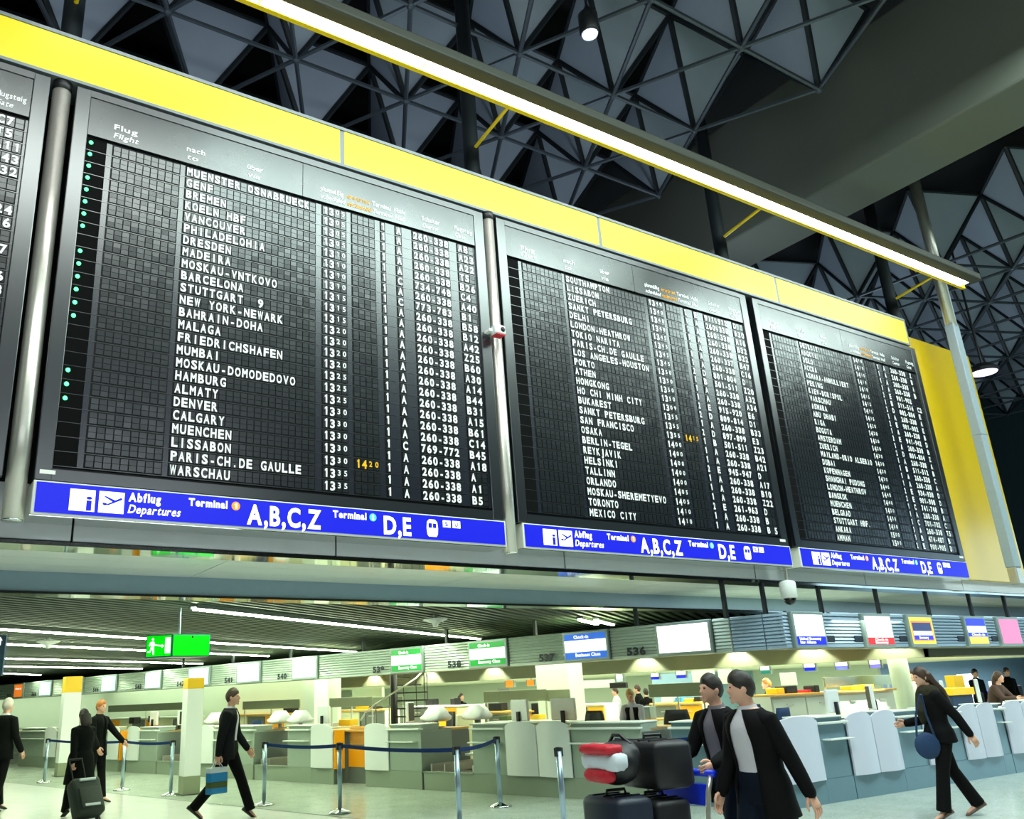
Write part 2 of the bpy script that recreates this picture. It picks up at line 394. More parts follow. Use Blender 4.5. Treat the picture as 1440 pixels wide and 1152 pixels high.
# ------------------------------------------------------------ hall shell behind and around (only what could be seen)
mb = MB(); mb.box((-30, -12, 15.2), (45, 40, 15.4)); struct(mb, 'ceiling', M['roofdeck'])
mb = MB(); mb.box((-30, -12.2, -.1), (45, -12, 15.4)); struct(mb, 'wall_rear', mat('wall_rear_grey', (14, 17, 19), .9))
mb = MB(); mb.box((-30, 36, 3.3), (45, 36.3, 15.4)); struct(mb, 'wall_far', M['dark'])
mb = MB(); mb.box((-30.2, -12, -.1), (-30, 60, 15.4)); struct(mb, 'wall_left', mat('wall_left_grey', (90, 96, 96), .8))
mb = MB()
for i in range(6): mb.box((44.9, -11.5 + i * 2.8, .9), (44.98, -8.9 + i * 2.8, 8.2))
struct(mb, 'added_window_1', mat('added_window_glow', (190, 225, 245), .3, emit=2.2))  # unseen, added so the yellow panel and last board have something to reflect
mb = MB(); mb.box((45, -12, -.1), (45.2, 60, 15.4)); struct(mb, 'wall_right', mat('wall_right_grey', (60, 84, 96), .8))
# ------------------------------------------------------------ yellow fascia above the boards
fx = [-8.0, -.1, 4.34, 8.95, 13.43, 17.80]
t = Th('fascia', 'glossy yellow fascia band running along above all the departure boards', 'fascia', (5, BY, 8.25))
names = []
for i in range(len(fx) - 1):
    mb = MB(); mb.box((fx[i] + .03, BY - .02, 8.30), (fx[i + 1] - .03, BY + .05, 8.83), bev=.006)
    mb.build('fascia_panel', M['yellow'], t)
mb = MB(); mb.box((-8, BY + .05, 8.26), (17.8, BY + .4, 8.87)); mb.box((-8, BY - .03, 8.83), (17.8, BY + .06, 8.875)); mb.box((-8, BY - .03, 8.262), (17.8, BY + .05, 8.30))
for x in fx: mb.box((x - .03, BY - .012, 8.29), (x + .03, BY + .05, 8.84))
mb.build('fascia_frame', M['yel_edge'], t)
# yellow wing panel right of the boards
mb = MB(); mb.box((17.98, 8.98, 3.42), (21.2, 9.08, 8.80), bev=.01)
one(mb, 'wall_panel', M['yellow2'], 'tall glossy yellow wall panel right of the last departure board', 'panel')

# ------------------------------------------------------------ departure boards
PITCH = .1505; Z1 = 7.53
D1T = ['MUENSTER OSNABRUECK', 'GENF', 'BREMEN', 'KOELN HBF', 'VANCOUVER', 'PHILADELOHIA', 'DRESDEN', 'MADEIRA', 'MOSKAU-VNTKOVO', 'BARCELONA', 'STUTTGART  9', 'NEW YORK-NEWARK', 'BAHRAIN-DOHA', 'MALAGA', 'FRIEDRICHSHAFEN', 'MUMBAI', 'MOSKAU-DOMODEDOVO', 'HAMBURG', 'ALMATY', 'DENVER', 'CALGARY', 'MUENCHEN', 'LISSABON', 'PARIS-CH.DE GAULLE', 'WARSCHAU']
D1S = ['1305'] * 4 + ['1310'] * 4 + ['1315'] * 3 + ['1320'] * 4 + ['1325'] * 3 + ['1330'] * 5 + ['1335'] * 2
D1H = ['A'] * 5 + ['C', 'A', 'C'] + ['A'] * 12 + ['C'] + ['A'] * 4
D1C = ['260-338'] * 5 + ['734-748', '260-338', '773-783'] + ['260-338'] * 12 + ['769-772'] + ['260-338'] * 4
D1G = ['A8', 'A23', 'A22', 'T5', 'B26', 'C4', 'A40', 'B1', 'B58', 'B12', 'A42', 'Z25', 'B60', 'A30', 'A14', 'B44', 'B31', 'A15', 'B61', 'C14', 'B45', 'A18', 'A', 'A1', 'B5']
D2T = ['SOUTHAMPTON', 'LISSABON', 'ZUERICH', 'SANKT PETERSBURG', 'DELHI', 'LONDON-HEATHROW', 'TOKIO NARITA', 'PARIS-CH.DE GAULLE', 'LOS ANGELES-HOUSTON', 'PORTO', 'ATHEN', 'HONGKONG', 'HO CHI MINH CITY', 'BUKAREST', 'SANKT PETERSBURG', 'SAN FRANCISCO', 'OSAKA', 'BERLIN-TEGEL', 'REYKJAVIK', 'HELSINKI', 'TALLINN', 'ORLANDO', 'MOSKAU-SHEREMETYEVO', 'TORONTO', 'MEXICO CITY']
D2S = ['1340'] * 4 + ['1345'] * 4 + ['1350'] * 4 + ['1309'] + ['1355'] * 3 + ['1400'] * 5 + ['1405'] * 2 + ['1410'] * 2
D2X = list('2111111211122121111211112')[:25]
D2X = ['2', '1', '1', '1', '1', '1', '1', '2', '1', '1', '1', '2', '2', '1', '2', '1', '1', '1', '2', '1', '1', '1', '2', '1', '1']
D2H = ['E', 'A', 'A', 'A', 'A', 'A', 'A', 'D', 'B', 'A', 'A', 'E', 'D', 'A', 'D', 'B', 'A', 'A', 'E', 'A', 'A', 'A', 'E', 'A', 'A']
D2C = ['911-912', '260-338', '260-338', '260-338', '260-338', '260-337', '260-338', '801-804', '501-511', '260-338', '260-338', '915-920', '809-814', '260-338', '897-899', '501-511', '260-338', '260-338', '945-947', '260-338', '260-338', '260-338', '261-963', '260-338', '260-338']
D2G = ['D', 'A30', 'A16', 'B32', 'B22', 'B47', 'C16', 'D', 'Z20', 'A32', 'A34', 'E6', 'D1', 'B33', 'E3', 'Z23', 'B42', 'A21', 'D', 'A17', 'B10', 'Z22', 'D', 'B', 'B 5']
D3T = ['DETROIT', 'NAGOYA', 'OSLO', 'ACCRA', 'ASMARA-ANNULLIERT', 'PEKING', 'KIEW-BORISPOL', 'WARSCHAU', 'ASMARA', 'ABU DHABI', 'RIGA', 'BOGOTA', 'AMSTERDAM', 'ZUERICH', 'MAILAND-ORIO ALSERIO', 'DUBAI', 'KOPENHAGEN', 'SHANGHAI PUDONG', 'LONDON-HEATHROW', 'BANGKOK', 'MUENCHEN', 'BELGRAD', 'STUTTGART HBF.', 'ANKARA', 'AMMAN']
D3S = ['1410'] * 5 + ['1415'] * 4 + ['1420'] * 4 + ['1430'] * 4 + ['1440'] * 3 + ['1450'] * 3 + ['1500'] * 2
D3X = ['1', '1', '1', '1', '2', '1', '2', '1', '2', '1', '2', '1', '2', '1', '1', '1', '1', '2', '2', '1', '1', '1', '1', '1', '2']
D3H = ['A', 'A', 'A', 'A', 'E', 'B', 'D', 'A', 'E', 'A', 'E', 'A', 'D', 'A', 'B', 'A', 'A', 'E', 'E', 'C', 'A', 'C', 'A', 'B', 'E']
D3C = ['260-338', '260-338', '260-338', '260-338', '901-902', '511-514', '802-804', '260-338', '901-902', '260-338', '941-942', '260-338', '801-804', '260-338', '511-512', '260-338', '260-338', '934-938', '901-908', '741-748', '260-338', '701-702', '260-338', '474-487', '900-905']
D3G = ['Z', 'B', 'A', 'B', '', 'C2', 'E', 'A', 'E', 'B', 'D', 'B', 'Z', 'A', 'B', 'C', 'A', 'D', 'D', 'B', 'A', 'C', 'T5', 'B', 'D']
D0G = ['C7', 'T5', 'A11', 'B43', 'A32', '', '', 'A24', 'B36', '', '  7', '', 'A16', 'B 8', 'B18', 'A22', 'B14', '', 'C5', 'A20', 'B42', 'Z12', 'A', 'B6', 'A28']

COLS = [(0.446, .0835, 9), (1.272, .0828, 20), (3.025, .0835, 4), (3.443, .0835, 4), (3.875, .06, 1), (4.10, .09, 1), (4.366, .0835, 7), (5.10, .0905, 3)]
def cell_box(mb, x0, x1, z0, z1):
    y = BY
    zm = (z0 + z1) / 2; d = .010
    for a, b in ((z0, zm - .0025), (zm + .0025, z1)):
        tw = random.uniform(-.0035, .0035) + .004
        # each flap a slightly tilted raised leaf
        mb.add([(x0, y - d, a), (x1, y - d, a), (x1, y - d - tw * .4, b), (x0, y - d - tw * .4, b), (x0, y + .01, a), (x1, y + .01, a), (x1, y + .01, b), (x0, y + .01, b)],
               [(0, 1, 2, 3), (0, 4, 5, 1), (1, 5, 6, 2), (2, 6, 7, 3), (3, 7, 4, 0)])
def board(ux, width, us, label, rows, lamps, dest, sched, est, term, hall, cnt, gate, cols=COLS, only_gate=False):
    X = lambda u: ux + u * us
    cnames = ['flight', 'destination', 'scheduled_time', 'estimated_time', 'terminal', 'hall', 'counter', 'gate'][-len(cols):]
    t = Th('departure_board', label, 'departure board', (ux + width / 2, BY, 3.68), 'split-flap departure boards')
    # casing: box behind, bezel around the glass
    mb = MB(); mb.box((ux + .02, BY + .03, 3.69), (ux + width - .02, BY + .40, 8.21)); mb.build('casing', M['blackp'], t)
    mb = MB(); W = width; a, b = ux, ux + W; i0, i1 = X(.155), X(5.405)
    mb.box((a, BY - .035, 3.685), (i0, BY + .04, 8.215), bev=.008); mb.box((i1, BY - .035, 3.685), (b, BY + .04, 8.215), bev=.008)
    mb.box((i0 - .001, BY - .034, 8.13), (i1 + .001, BY + .04, 8.214)); mb.box((i0 - .001, BY - .034, 3.686), (i1 + .001, BY + .04, 3.80))
    mb.build('bezel', M['frame'], t)
    mb = MB()
    sx = X(2.745)
    mb.box((i0 + .004, BY - .022, 7.64), (sx - .004, BY + .03, 8.126)); mb.box((sx + .004, BY - .022, 7.64), (i1 - .004, BY + .03, 8.126))
    hd = mb.build('header_glass', M['header'], t)
    hx = [(.43, 'Flug', 'Flight', .26), (1.258, 'nach', 'to', .22), (2.007, 'über', 'via', .2), (2.99, 'planmäßig', 'scheduled', .33), (3.372, 'erwartet', 'estimated', .33), (3.745, 'Terminal', 'Terminal', .28), (4.085, 'Halle', 'Hall', .17), (4.52, 'Schalter', 'Counter', .29), (5.06, 'Flugsteig', 'Gate', .30)]
    for u, a1, a2, wd in hx:
        if only_gate and u < 5: continue
        q = MB()
        w2 = wd * us * min(1.0, .25 + .75 * len(a2) / len(a1)) if len(a2) < len(a1) else wd * us * 1.05
        line(q, a1, (X(u), BY - .026, 7.80), VX, VZ, .072, wd * us, .016)
        line(q, a2, (X(u), BY - .026, 7.69), VX, VZ, .072, w2, .016, slant=.22)
        o_ = sub(q, 'header_text', M['hdramb'] if a1 == 'erwartet' else M['hdrtxt'], t, hd)
        if a1 == 'erwartet': o_['label'] = 'amber header words'
    # rows
    for r in range(rows):
        zc = Z1 - PITCH * r; z0, z1 = zc - PITCH / 2, zc + PITCH / 2
        mb = MB()
        mb.box((X(.375), BY - .002, z0), (i1 - .002, BY + .03, z1))
        for ci, (u, p, n) in enumerate(cols):           # black wells behind the flap columns
            mb.box((X(u) - .012, BY - .004, z0 + .004), (X(u + p * n) + .008, BY + .02, z1 - .002), 1)
        mb.box((X(.16), BY - .0055, z0 - .003), (i1 - .004, BY + .01, z0 + .0035), 2)
        row = mb.build('display_row', [M['flapblue'], M['well'], M['frame']], t)
        for ci, (u, p, n) in enumerate(cols):
            mb = MB()
            for k in range(n):
                x0 = X(u + p * k) + .006; x1 = X(u + p * (k + 1)) - .006
                cell_box(mb, x0, x1, zc - .058, zc + .058)
            if n > 1: mb.box((X(u), BY - .001, zc - .05), (X(u + p * n), BY + .006, zc + .05))
            sub(mb, cnames[ci] + '_flaps', M['flap'], t, row)
        y = BY - .0165; zb = zc - .05
        def put(ci, text, m='white'):
            if not text or not text.strip(): return
            u, p, n = cols[ci]; q = MB()
            if cnames[ci] in ('scheduled_time', 'estimated_time'):
                cells(q, text[:2], (X(u), y, zb), VX, VZ, p * us, .104, .035); cells(q, '  ' + text[2:], (X(u), y, zb + .03), VX, VZ, p * us, .068)
            else: cells(q, text, (X(u), y, zb), VX, VZ, p * us, .104, .035)
            o = sub(q, cnames[ci] + '_text', M[m], t, row)
            if m == 'amber': o['label'] = 'amber estimated time'
        if only_gate: put(len(cols) - 1, gate[r])
        else:
            for ci, tx in ((1, dest[r]), (2, sched[r]), (4, term[r]), (5, hall[r]), (6, cnt[r]), (7, gate[r])): put(ci, tx)
            if r in est: put(3, est[r], 'amber')
        mb = MB(); mb.box((X(.163), BY - .006, z0 + .003), (X(.372), BY + .02, z1 - .003)); lb = mb.build('lamp_field', M['lampback'], t)
        if r in lamps:
            mb = MB()
            c = Vector((X(.205), BY - .012, zc + .02))
            mb.ellip(c, (.023, .012, .023), 12, 6)
            tag(sub(mb, 'indicator_lamp', M['green_led'], t, lb, True), 'lit green lamp')
    mb = MB(); px = X(.043) if not only_gate and us == 1 and ux < 2 else X(5.36)
    mb.box((px, BY - .037, 3.745), (px + .14, BY - .03, 3.785)); mb.build('maker_plate', M['paper'], t)
    return t
NB = {}
board(1.03, 5.57, 1.0, 'large split-flap departure board listing Muenster Osnabrueck to Warschau, green lamps at its left edge', 25,
      set(range(8)) | {9, 10, 11, 12, 13, 14, 15} - {15} | {18, 19, 20}, D1T, D1S, {22: '1420'}, ['1'] * 25, D1H, D1C, D1G)
board(6.84, 5.57, 1.0, 'split-flap departure board listing Southampton to Mexico City, between two steel poles', 25, set(), D2T, D2S, {15: '1415'}, D2X, D2H, D2C, D2G)
board(12.60, 5.32, .955, 'split-flap departure board listing Detroit to Amman, beside the yellow wall panel', 25, set(), D3T, D3S, {}, D3X, D3H, D3C, D3G)
board(.757 - 5.57, 5.57, 1.0, 'split-flap departure board cut off by the left edge, only gate numbers showing', 25, set(), None, None, {}, None, None, None, D0G, cols=COLS[6:], only_gate=True)

# blue signs below the boards
def blue_sign(ux, width, us, label):
    X = lambda u: ux + u * us
    t = Th('direction_sign', label, 'sign', (ux + width / 2, BY, 3.35), 'blue departures signs under the boards')
    mb = MB(); mb.box((ux, BY - .03, 3.352), (ux + width, BY + .38, 3.682), bev=.01); mb.build('housing', M['housing'], t)
    mb = MB(); mb.box((ux, BY + .0, 3.343), (ux + width, BY + .38, 3.351)); mb.build('underside', M['chrome'], t)
    mb = MB(); mb.box((ux + .03, BY - .038, 3.372), (ux + width - .03, BY - .028, 3.664)); fp = mb.build('face', M['sign_blue'], t)
    y = BY - .041
    wq = MB()
    def rect(q, u0, z0, u1, z1, yy=y): q.quad([(X(u0), yy, z0), (X(u1), yy, z0), (X(u1), yy, z1), (X(u0), yy, z1)])
    mb = MB(); rect(mb, .332, 3.408, .567, 3.622); pi_ = sub(mb, 'pictogram', M['sign_white'], t, fp)
    mb = MB(); line(mb, 'i', (X(.485), y - .003, 3.42), VX, VZ, .15, .055, .02); sub(mb, 'pictogram', M['sign_blue'], t, fp)
    mb = MB(); rect(mb, .602, 3.408, .843, 3.622); sub(mb, 'pictogram', M['sign_white'], t, fp)
    mb = MB(); P = lambda pts: mb.quad([(X(.602 + a * .241), y - .003, 3.408 + b * .214) for a, b in pts])
    P([(.12, .40), (.16, .33), (.34, .36), (.90, .66), (.88, .74), (.80, .74), (.56, .60), (.22, .72), (.16, .68), (.40, .52), (.22, .42), (.14, .47)][0:0] or [(.12, .46), (.2, .34), (.34, .36), (.30, .46)])
    P([(.26, .36), (.38, .36), (.92, .66), (.88, .76)]); P([(.18, .76), (.26, .78), (.66, .60), (.56, .52)])
    sub(mb, 'pictogram', M['sign_blue'], t, fp)
    mb = MB()
    for tx, u, z, ch, wd, bo, sl in (('Abflug', .883, 3.545, .088, .32, .045, 0), ('Departures', .883, 3.425, .088, .52, .02, .22), ('Terminal', 1.488, 3.55, .08, .415, .045, 0), ('Terminal', 3.139, 3.55, .08, .43, .045, 0), ('A,B,C,Z', 2.123, 3.405, .215, .87, .035, 0), ('D,E', 3.797, 3.405, .215, .375, .035, 0)):
        q = MB(); line(q, tx, (X(u), y, z), VX, VZ, ch, wd * us, bo, sl); sub(q, 'sign_text', M['sign_white'], t, fp)
    # train
    mb.add([(X(4.389 + .164 * a), y, 3.408 + .21 * b) for a, b in [(.18, 0), (.82, 0), (.95, .12), (1, .5), (.95, .85), (.75, 1), (.25, 1), (.05, .85), (0, .5), (.05, .12)]], [tuple(range(10))])
    sub(mb, 'train_pictogram', M['sign_white'], t, fp)
    for u0, u1 in ((4.626, 4.74), (4.765, 4.884)):
        mb = MB(); rect(mb, u0, 3.535, u1, 3.622); sub(mb, 'line_square', M['sign_white'], t, fp)
    mb = MB(); yy = y - .003
    rect(mb, 4.415, 3.515, 4.465, 3.57, yy); rect(mb, 4.478, 3.515, 4.527, 3.57, yy); sub(mb, 'train_window', M['sign_blue'], t, fp)
    mb = MB(); line(mb, 'S', (X(4.655), yy, 3.552), VX, VZ, .05, .045, .03); line(mb, 'U', (X(4.80), yy, 3.552), VX, VZ, .05, .045, .03)
    sub(mb, 'sign_text', M['sign_blue'], t, fp)
    for u, m, d in ((1.995, 'sign_orange', '1'), (3.655, 'sign_cyan', '2')):
        mb = MB(); n = 20
        mb.add([(X(u) + .047 * math.cos(2 * PI * i / n), y, 3.583 + .047 * math.sin(2 * PI * i / n)) for i in range(n)], [tuple(range(n))])
        sub(mb, 'terminal_disc', M[m], t, fp)
        mb = MB(); line(mb, d, (X(u), y - .003, 3.555), VX, VZ, .058, .03, .05, center=True); sub(mb, 'terminal_digit', M['sign_white'], t, fp)
blue_sign(1.03, 5.60, 1.0, 'backlit blue Abflug Departures sign under the board with green lamps')
blue_sign(6.90, 5.54, .99, 'backlit blue Abflug Departures sign under the Southampton to Mexico City board')
blue_sign(12.66, 5.28, .945, 'backlit blue Abflug Departures sign farthest right, under the Detroit to Amman board')
# ------------------------------------------------------------ steel poles
def pole(x, y, r, z0, z1, label):
    t = Th('steel_pole', label, 'pole', (x, y, z0), 'steel poles carrying the boards')
    mb = MB(); mb.lathe((x, y, 0), [(r, z0), (r, z0 + .9), (r, z1)], 28); mb.build('tube', M['steel'], t, True)
    mb = MB(); mb.lathe((x, y, 0), [(r * .98, z0 - .012), (r * 1.01, z0)], 28); mb.build('end_cap', M['chrome'], t, True)
    mb = MB(); mb.lathe((x, y, 0), [(r * 1.04, z1 - .12), (r * 1.04, z1)], 28); mb.build('collar', M['blackp'], t, True)
pole(.893, 8.68, .098, 3.30, 8.262, 'round brushed steel pole left of the board with green lamps')
pole(6.72, 8.62, .085, 3.28, 8.262, 'round brushed steel pole with a small white camera, between the two larger boards')
pole(12.515, 8.95, .08, 3.70, 8.262, 'round steel pole hidden in the dark gap left of the Detroit to Amman board')
# upper columns from the fascia to the roof
for x, lb in ((.95, 'left, above the board with green lamps'), (6.78, 'above the gap between the two larger boards'), (12.52, 'above the gap left of the Detroit to Amman board'), (18.25, 'nearest the right end of the yellow fascia')):
    mb = MB(); mb.lathe((x, 8.98, 0), [(.14, 8.87), (.12, 9.05), (.12, 14.5)], 18)
    one(mb, 'roof_column', M['bardk'], 'dark round roof column ' + lb, 'column', 'dark roof columns above the fascia', True)
t = Th('sleeve_column', 'square grey sleeve around the column in front of the yellow wall panel', 'column', (19.55, 8.45, 3.28))
mb = MB(); mb.box((19.42, 8.36, 3.62), (19.68, 8.56, 9.05), bev=.02); mb.box((19.41, 8.35, 6.45), (19.69, 8.57, 6.47)); mb.build('sleeve', mat('sleeve_grey', (150, 166, 174), .5, var=.1, scale=12), t)
mb = MB(); mb.box((19.43, 8.37, 3.28), (19.67, 8.55, 3.62), bev=.02); mb.build('foot', M['steel'], t)
mb = MB(); mb.lathe((19.55, 8.46, 0), [(.12, 9.0), (.12, 14.5)], 18); mb.build('column', M['steel'], t, True)
# ------------------------------------------------------------ long luminaire in front of the fascia
LX0, LX1, LY, LZ = .55, 19.35, 7.80, 9.72
t = Th('linear_luminaire', 'long white linear light with lip yellow by reflection, on arms in front of the yellow fascia', 'light', (5, LY, LZ))
mb = MB(); mb.box((LX0, LY - .26, LZ), (LX1, LY - .03, LZ + .16), bev=.03); mb.box((LX0, LY - .06, LZ + .09), (LX1, LY + .14, LZ + .16), bev=.02); mb.build('housing', M['tubecase'], t)
x = LX0 + .02; n = 0
while x < LX1 - .1:
    x1 = min(x + 2.36, LX1 - .02)
    mb = MB(); mb.box((x, LY - .02, LZ + .02), (x1 - .05, LY + .10, LZ + .085), bev=.02); mb.build('diffuser', M['tube'], t); x += 2.36
mb = MB(); mb.box((LX0, LY + .105, LZ - .045), (LX1, LY + .18, LZ + .12), bev=.008); mb.build('lip', M['lumreflect'], t)
for x in (.95, 6.78, 12.52, 18.25):
    mb = MB(); mb.tube([(x, 8.86, LZ - .12), (x, LY + .1, LZ + .05)], .028, 10); mb.build('arm', M['lumreflect'], t)
# spots
t = Th('pendant_spot', 'black pendant spotlight with faceted lens hanging from the roof at the top of the picture', 'spotlight', (9.2, 7.25, 11.0))
p = atZ(829, 45, 11.1)
t.o.location = (p.x, p.y, 10.98); t.matrix_off = Vector((p.x, p.y, 10.98))
mb = MB(); mb.lathe((p.x, p.y, 0), [(.13, 11.06), (.15, 11.1), (.15, 11.42), (.06, 11.52), (.03, 11.6)], 20); mb.build('lamp_body', M['blackp'], t, True)
mb = MB(); mb.ellip((p.x, p.y, 11.06), (.125, .125, .07), 14, 8); mb.build('lens', mat('lens_white', (235, 238, 255), .1, emit=.8), t)
mb = MB(); mb.tube([(p.x, p.y, 11.6), (p.x, p.y, 13.2)], .02, 8); mb.build('rod', M['bardk'], t)
p = atY(1383, 521, 9.7)
mb = MB(); mb.lathe((p.x, p.y, p.z), [(.34, -.06), (.36, .02), (.2, .16)], 24); 
mb.lathe((p.x, p.y, p.z), [(.30, -.08), (.32, -.055)], 24, 1); mb.lathe((p.x, p.y, p.z), [(.03, .15), (.03, 5.4)], 8)
one(mb, 'round_downlight', [M['blackp'], mat('lens_lilac', (235, 220, 255), .3, emit=1.3)], 'round glowing downlight right of the yellow wall panel', 'light')

# ------------------------------------------------------------ roof space frames
def space_frame(name, label, org, rot, keep, z0=12.0, s=2.185, row=2.0, hh=1.8, up=(0.0, 0.0)):
    ca, sa = math.cos(rot), math.sin(rot)
    W = lambda x, y, z: Vector((org[0] + ca * x - sa * y, org[1] + sa * x + ca * y, z))
    node = {}
    for j in range(-8, 16):
        for i in range(-10, 16):
            x = s * i + (s / 2 if j % 2 else 0); y = -row * j
            p = W(x, y, z0)
            if keep(p): node[(i, j)] = (x, y)
    t = Th(name, label, 'roof frame', W(0, 0, z0))
    U = [(-s / 2, -row / 3), (s / 2, -row / 3), (0, row * 2 / 3)]
    cups = sorted(node.items(), key=lambda q: (W(q[1][0], q[1][1], z0) - CAMP).length)
    rest = MB()
    for n, ((i, j), (x, y)) in enumerate(cups):
        a = W(x, y, z0); us = [W(x + u, y + v, z0 + hh) for u, v in U]
        mb = MB() if n < 90 else rest
        for k in range(3):
            p, q = us[k], us[(k + 1) % 3]; c = (a + p + q) / 3
            pts = [c + (v - c) * .93 for v in (a, p, q)]
            nn = (pts[1] - pts[0]).cross(pts[2] - pts[0]).normalized() * .02
            mb.prism(pts, (0, 0, 0), nn)
        ro = None
        if n < 90: ro = mb.build('roof_pyramid', M['pyr'], t)
        rb = MB()
        for p in us: rb.tube([a, p], .058, 6)
        for k in range(3): rb.tube([us[k], us[(k + 1) % 3]], .05, 6)
        if ro: sub(rb, 'ridge', M['bardk'], t, ro)
    if rest.v: tag(rest.build('roof_pyramid_far', M['pyr'], t), kind='stuff')
    # lower chords, one straight run per lattice line
    for d in ((1, 0), (0, 1), (1, 1)):
        mb = MB()
        for (i, j), (x, y) in node.items():
            if d == (1, 0): k = (i + 1, j)
            elif d == (0, 1): k = (i if j % 2 == 0 else i + 1, j + 1)
            else: k = (i - 1 if j % 2 == 0 else i, j + 1)
            if k in node: mb.tube([W(x, y, z0), W(node[k][0], node[k][1], z0)], .042, 6)
        mb.build('chord', M['bar'], t)
    mb = MB()
    for (x, y) in node.values(): mb.ellip(W(x, y, z0), (.08, .08, .08), 8, 6)
    mb.build('node', M['bar'], t)
space_frame('roof_space_frame', 'grey steel roof space frame with pale pyramid panels above the yellow fascia, left of the girder', (2.51, 11.0), 0,
            lambda p: -5 < p.x < 13.6 and 0.5 < p.y < 16.5)
space_frame('roof_space_frame', 'grey steel roof space frame with pale pyramid panels at the right, beyond the girder', (22.78, 9.7), math.radians(-22.3),
            lambda p: p.x > 22.2 - (p.y - 9.7) * .15 and p.x < 40 and 3 < p.y < 22 and p.x > 20.5)
mb = MB(); mb.box((15.0, -6, 11.0), (16.45, 36, 13.9), bev=.05); struct(mb, 'trim_5', M['girder'])
# ------------------------------------------------------------ low hall: strip lights
def strip(a, b, label):
    a, b = Vector((a.x, a.y, 0)), Vector((b.x, b.y, 0)); Ln = (b - a).length; F = frame(a, b - a)
    t = Th('strip_light', label, 'light', (a.x, a.y, 2.87), 'strip lights under the slatted ceiling')
    mb = MB(F); mb.box((0, -.075, 2.915), (Ln, .075, 2.948)); mb.box((0, -.075, 2.892), (Ln, -.05, 2.915)); mb.box((0, .05, 2.892), (Ln, .075, 2.915)); mb.build('case', M['stripcase'], t)
    n = max(1, round(Ln / 2.1))
    for i in range(n):
        mb = MB(F); mb.box((Ln * i / n + .03, -.045, 2.868), (Ln * (i + 1) / n - .03, .045, 2.905), bev=.012); mb.build('tube', M['strip'], t)
ord_ = ['nearest', 'second nearest', 'third nearest', 'fourth nearest', 'fifth nearest', 'farthest']
for i, (pa, pb) in enumerate([((272, 855), (675, 898)), ((-60, 875), (500, 916)), ((-60, 901), (378, 922)), ((-40, 919), (285, 933)), ((-30, 934), (200, 940)), ((-20, 945), (57, 949))]):
    A, B = atZ(*pa, 2.9), atZ(*pb, 2.9)
    if i: A = B - Vector((.82, .572, 0)) * (B - A).length if i < 5 else A
    strip(A, B, 'long white strip light under the slatted ceiling, ' + ord_[i] + ' of the rows')
for i, (pa, pb) in enumerate([((1000, 873), (960, 862)), ((840, 877), (815, 871)), ((862, 878), (838, 872))][1:]):
    strip(atZ(*pb, 2.9), atZ(*pa, 2.9), ('short strip light above the blue Check-in screen, the one farther left', 'short strip light above the blue Check-in screen, the one farther right')[i])
# smoke detectors / speakers
for px, py, lb in ((68, 903, 'left of the green exit sign'), (612, 872, 'above the Economy Class screens')):
    p = atZ(px, py, 2.86)
    mb = MB(); mb.lathe((p.x, p.y, 0), [(.04, 2.74), (.06, 2.80), (.22, 2.86), (.22, 2.88), (.04, 2.89), (.04, 2.95)], 20)
    one(mb, 'ceiling_speaker', M['colwhite'], 'white round ceiling speaker ' + lb, 'speaker', 'ceiling speakers', True)
# exit sign
c = atZ(254, 855, 2.95); dd = math.hypot(c.x, c.y)
def atd(x, y, d): r = ray(x, y); return CAMP + r * (d / math.hypot(r.x, r.y))
e0, e1, e2 = atd(206, 895, dd + .05), atd(243, 891, dd - .12), atd(296, 894, dd + .08)
ztop, zbot = 2.57, 2.255
t = Th('exit_sign', 'green emergency exit sign box with running man, hanging from the slatted ceiling', 'sign', (c.x, c.y, zbot))
e3 = e0 + (e2 - e1)
poly = [Vector((p.x, p.y, zbot)) for p in (e0, e1, e2, e3)]
mb = MB(); mb.prism(poly, (0, 0, 0), (0, 0, ztop - zbot)); hb = mb.build('housing', M['exit_blue'], t)
mb = MB(); cc = sum(poly, Vector()) / 4
mb.prism([cc + (p - cc) * .93 - Vector((0, 0, .006)) for p in poly], (0, 0, 0), (0, 0, .006)); mb.build('underside', M['housing'], t)
def face(a, b, z0, z1, mar=.012, off=.006):
    X = (b - a); X.z = 0; ln = X.length; X.normalize(); nn = X.cross(VZ)
    if nn.dot(CAMP - a) < 0: nn = -nn
    o = Vector((a.x, a.y, z0)) + nn * off
    return o, X, ln, nn
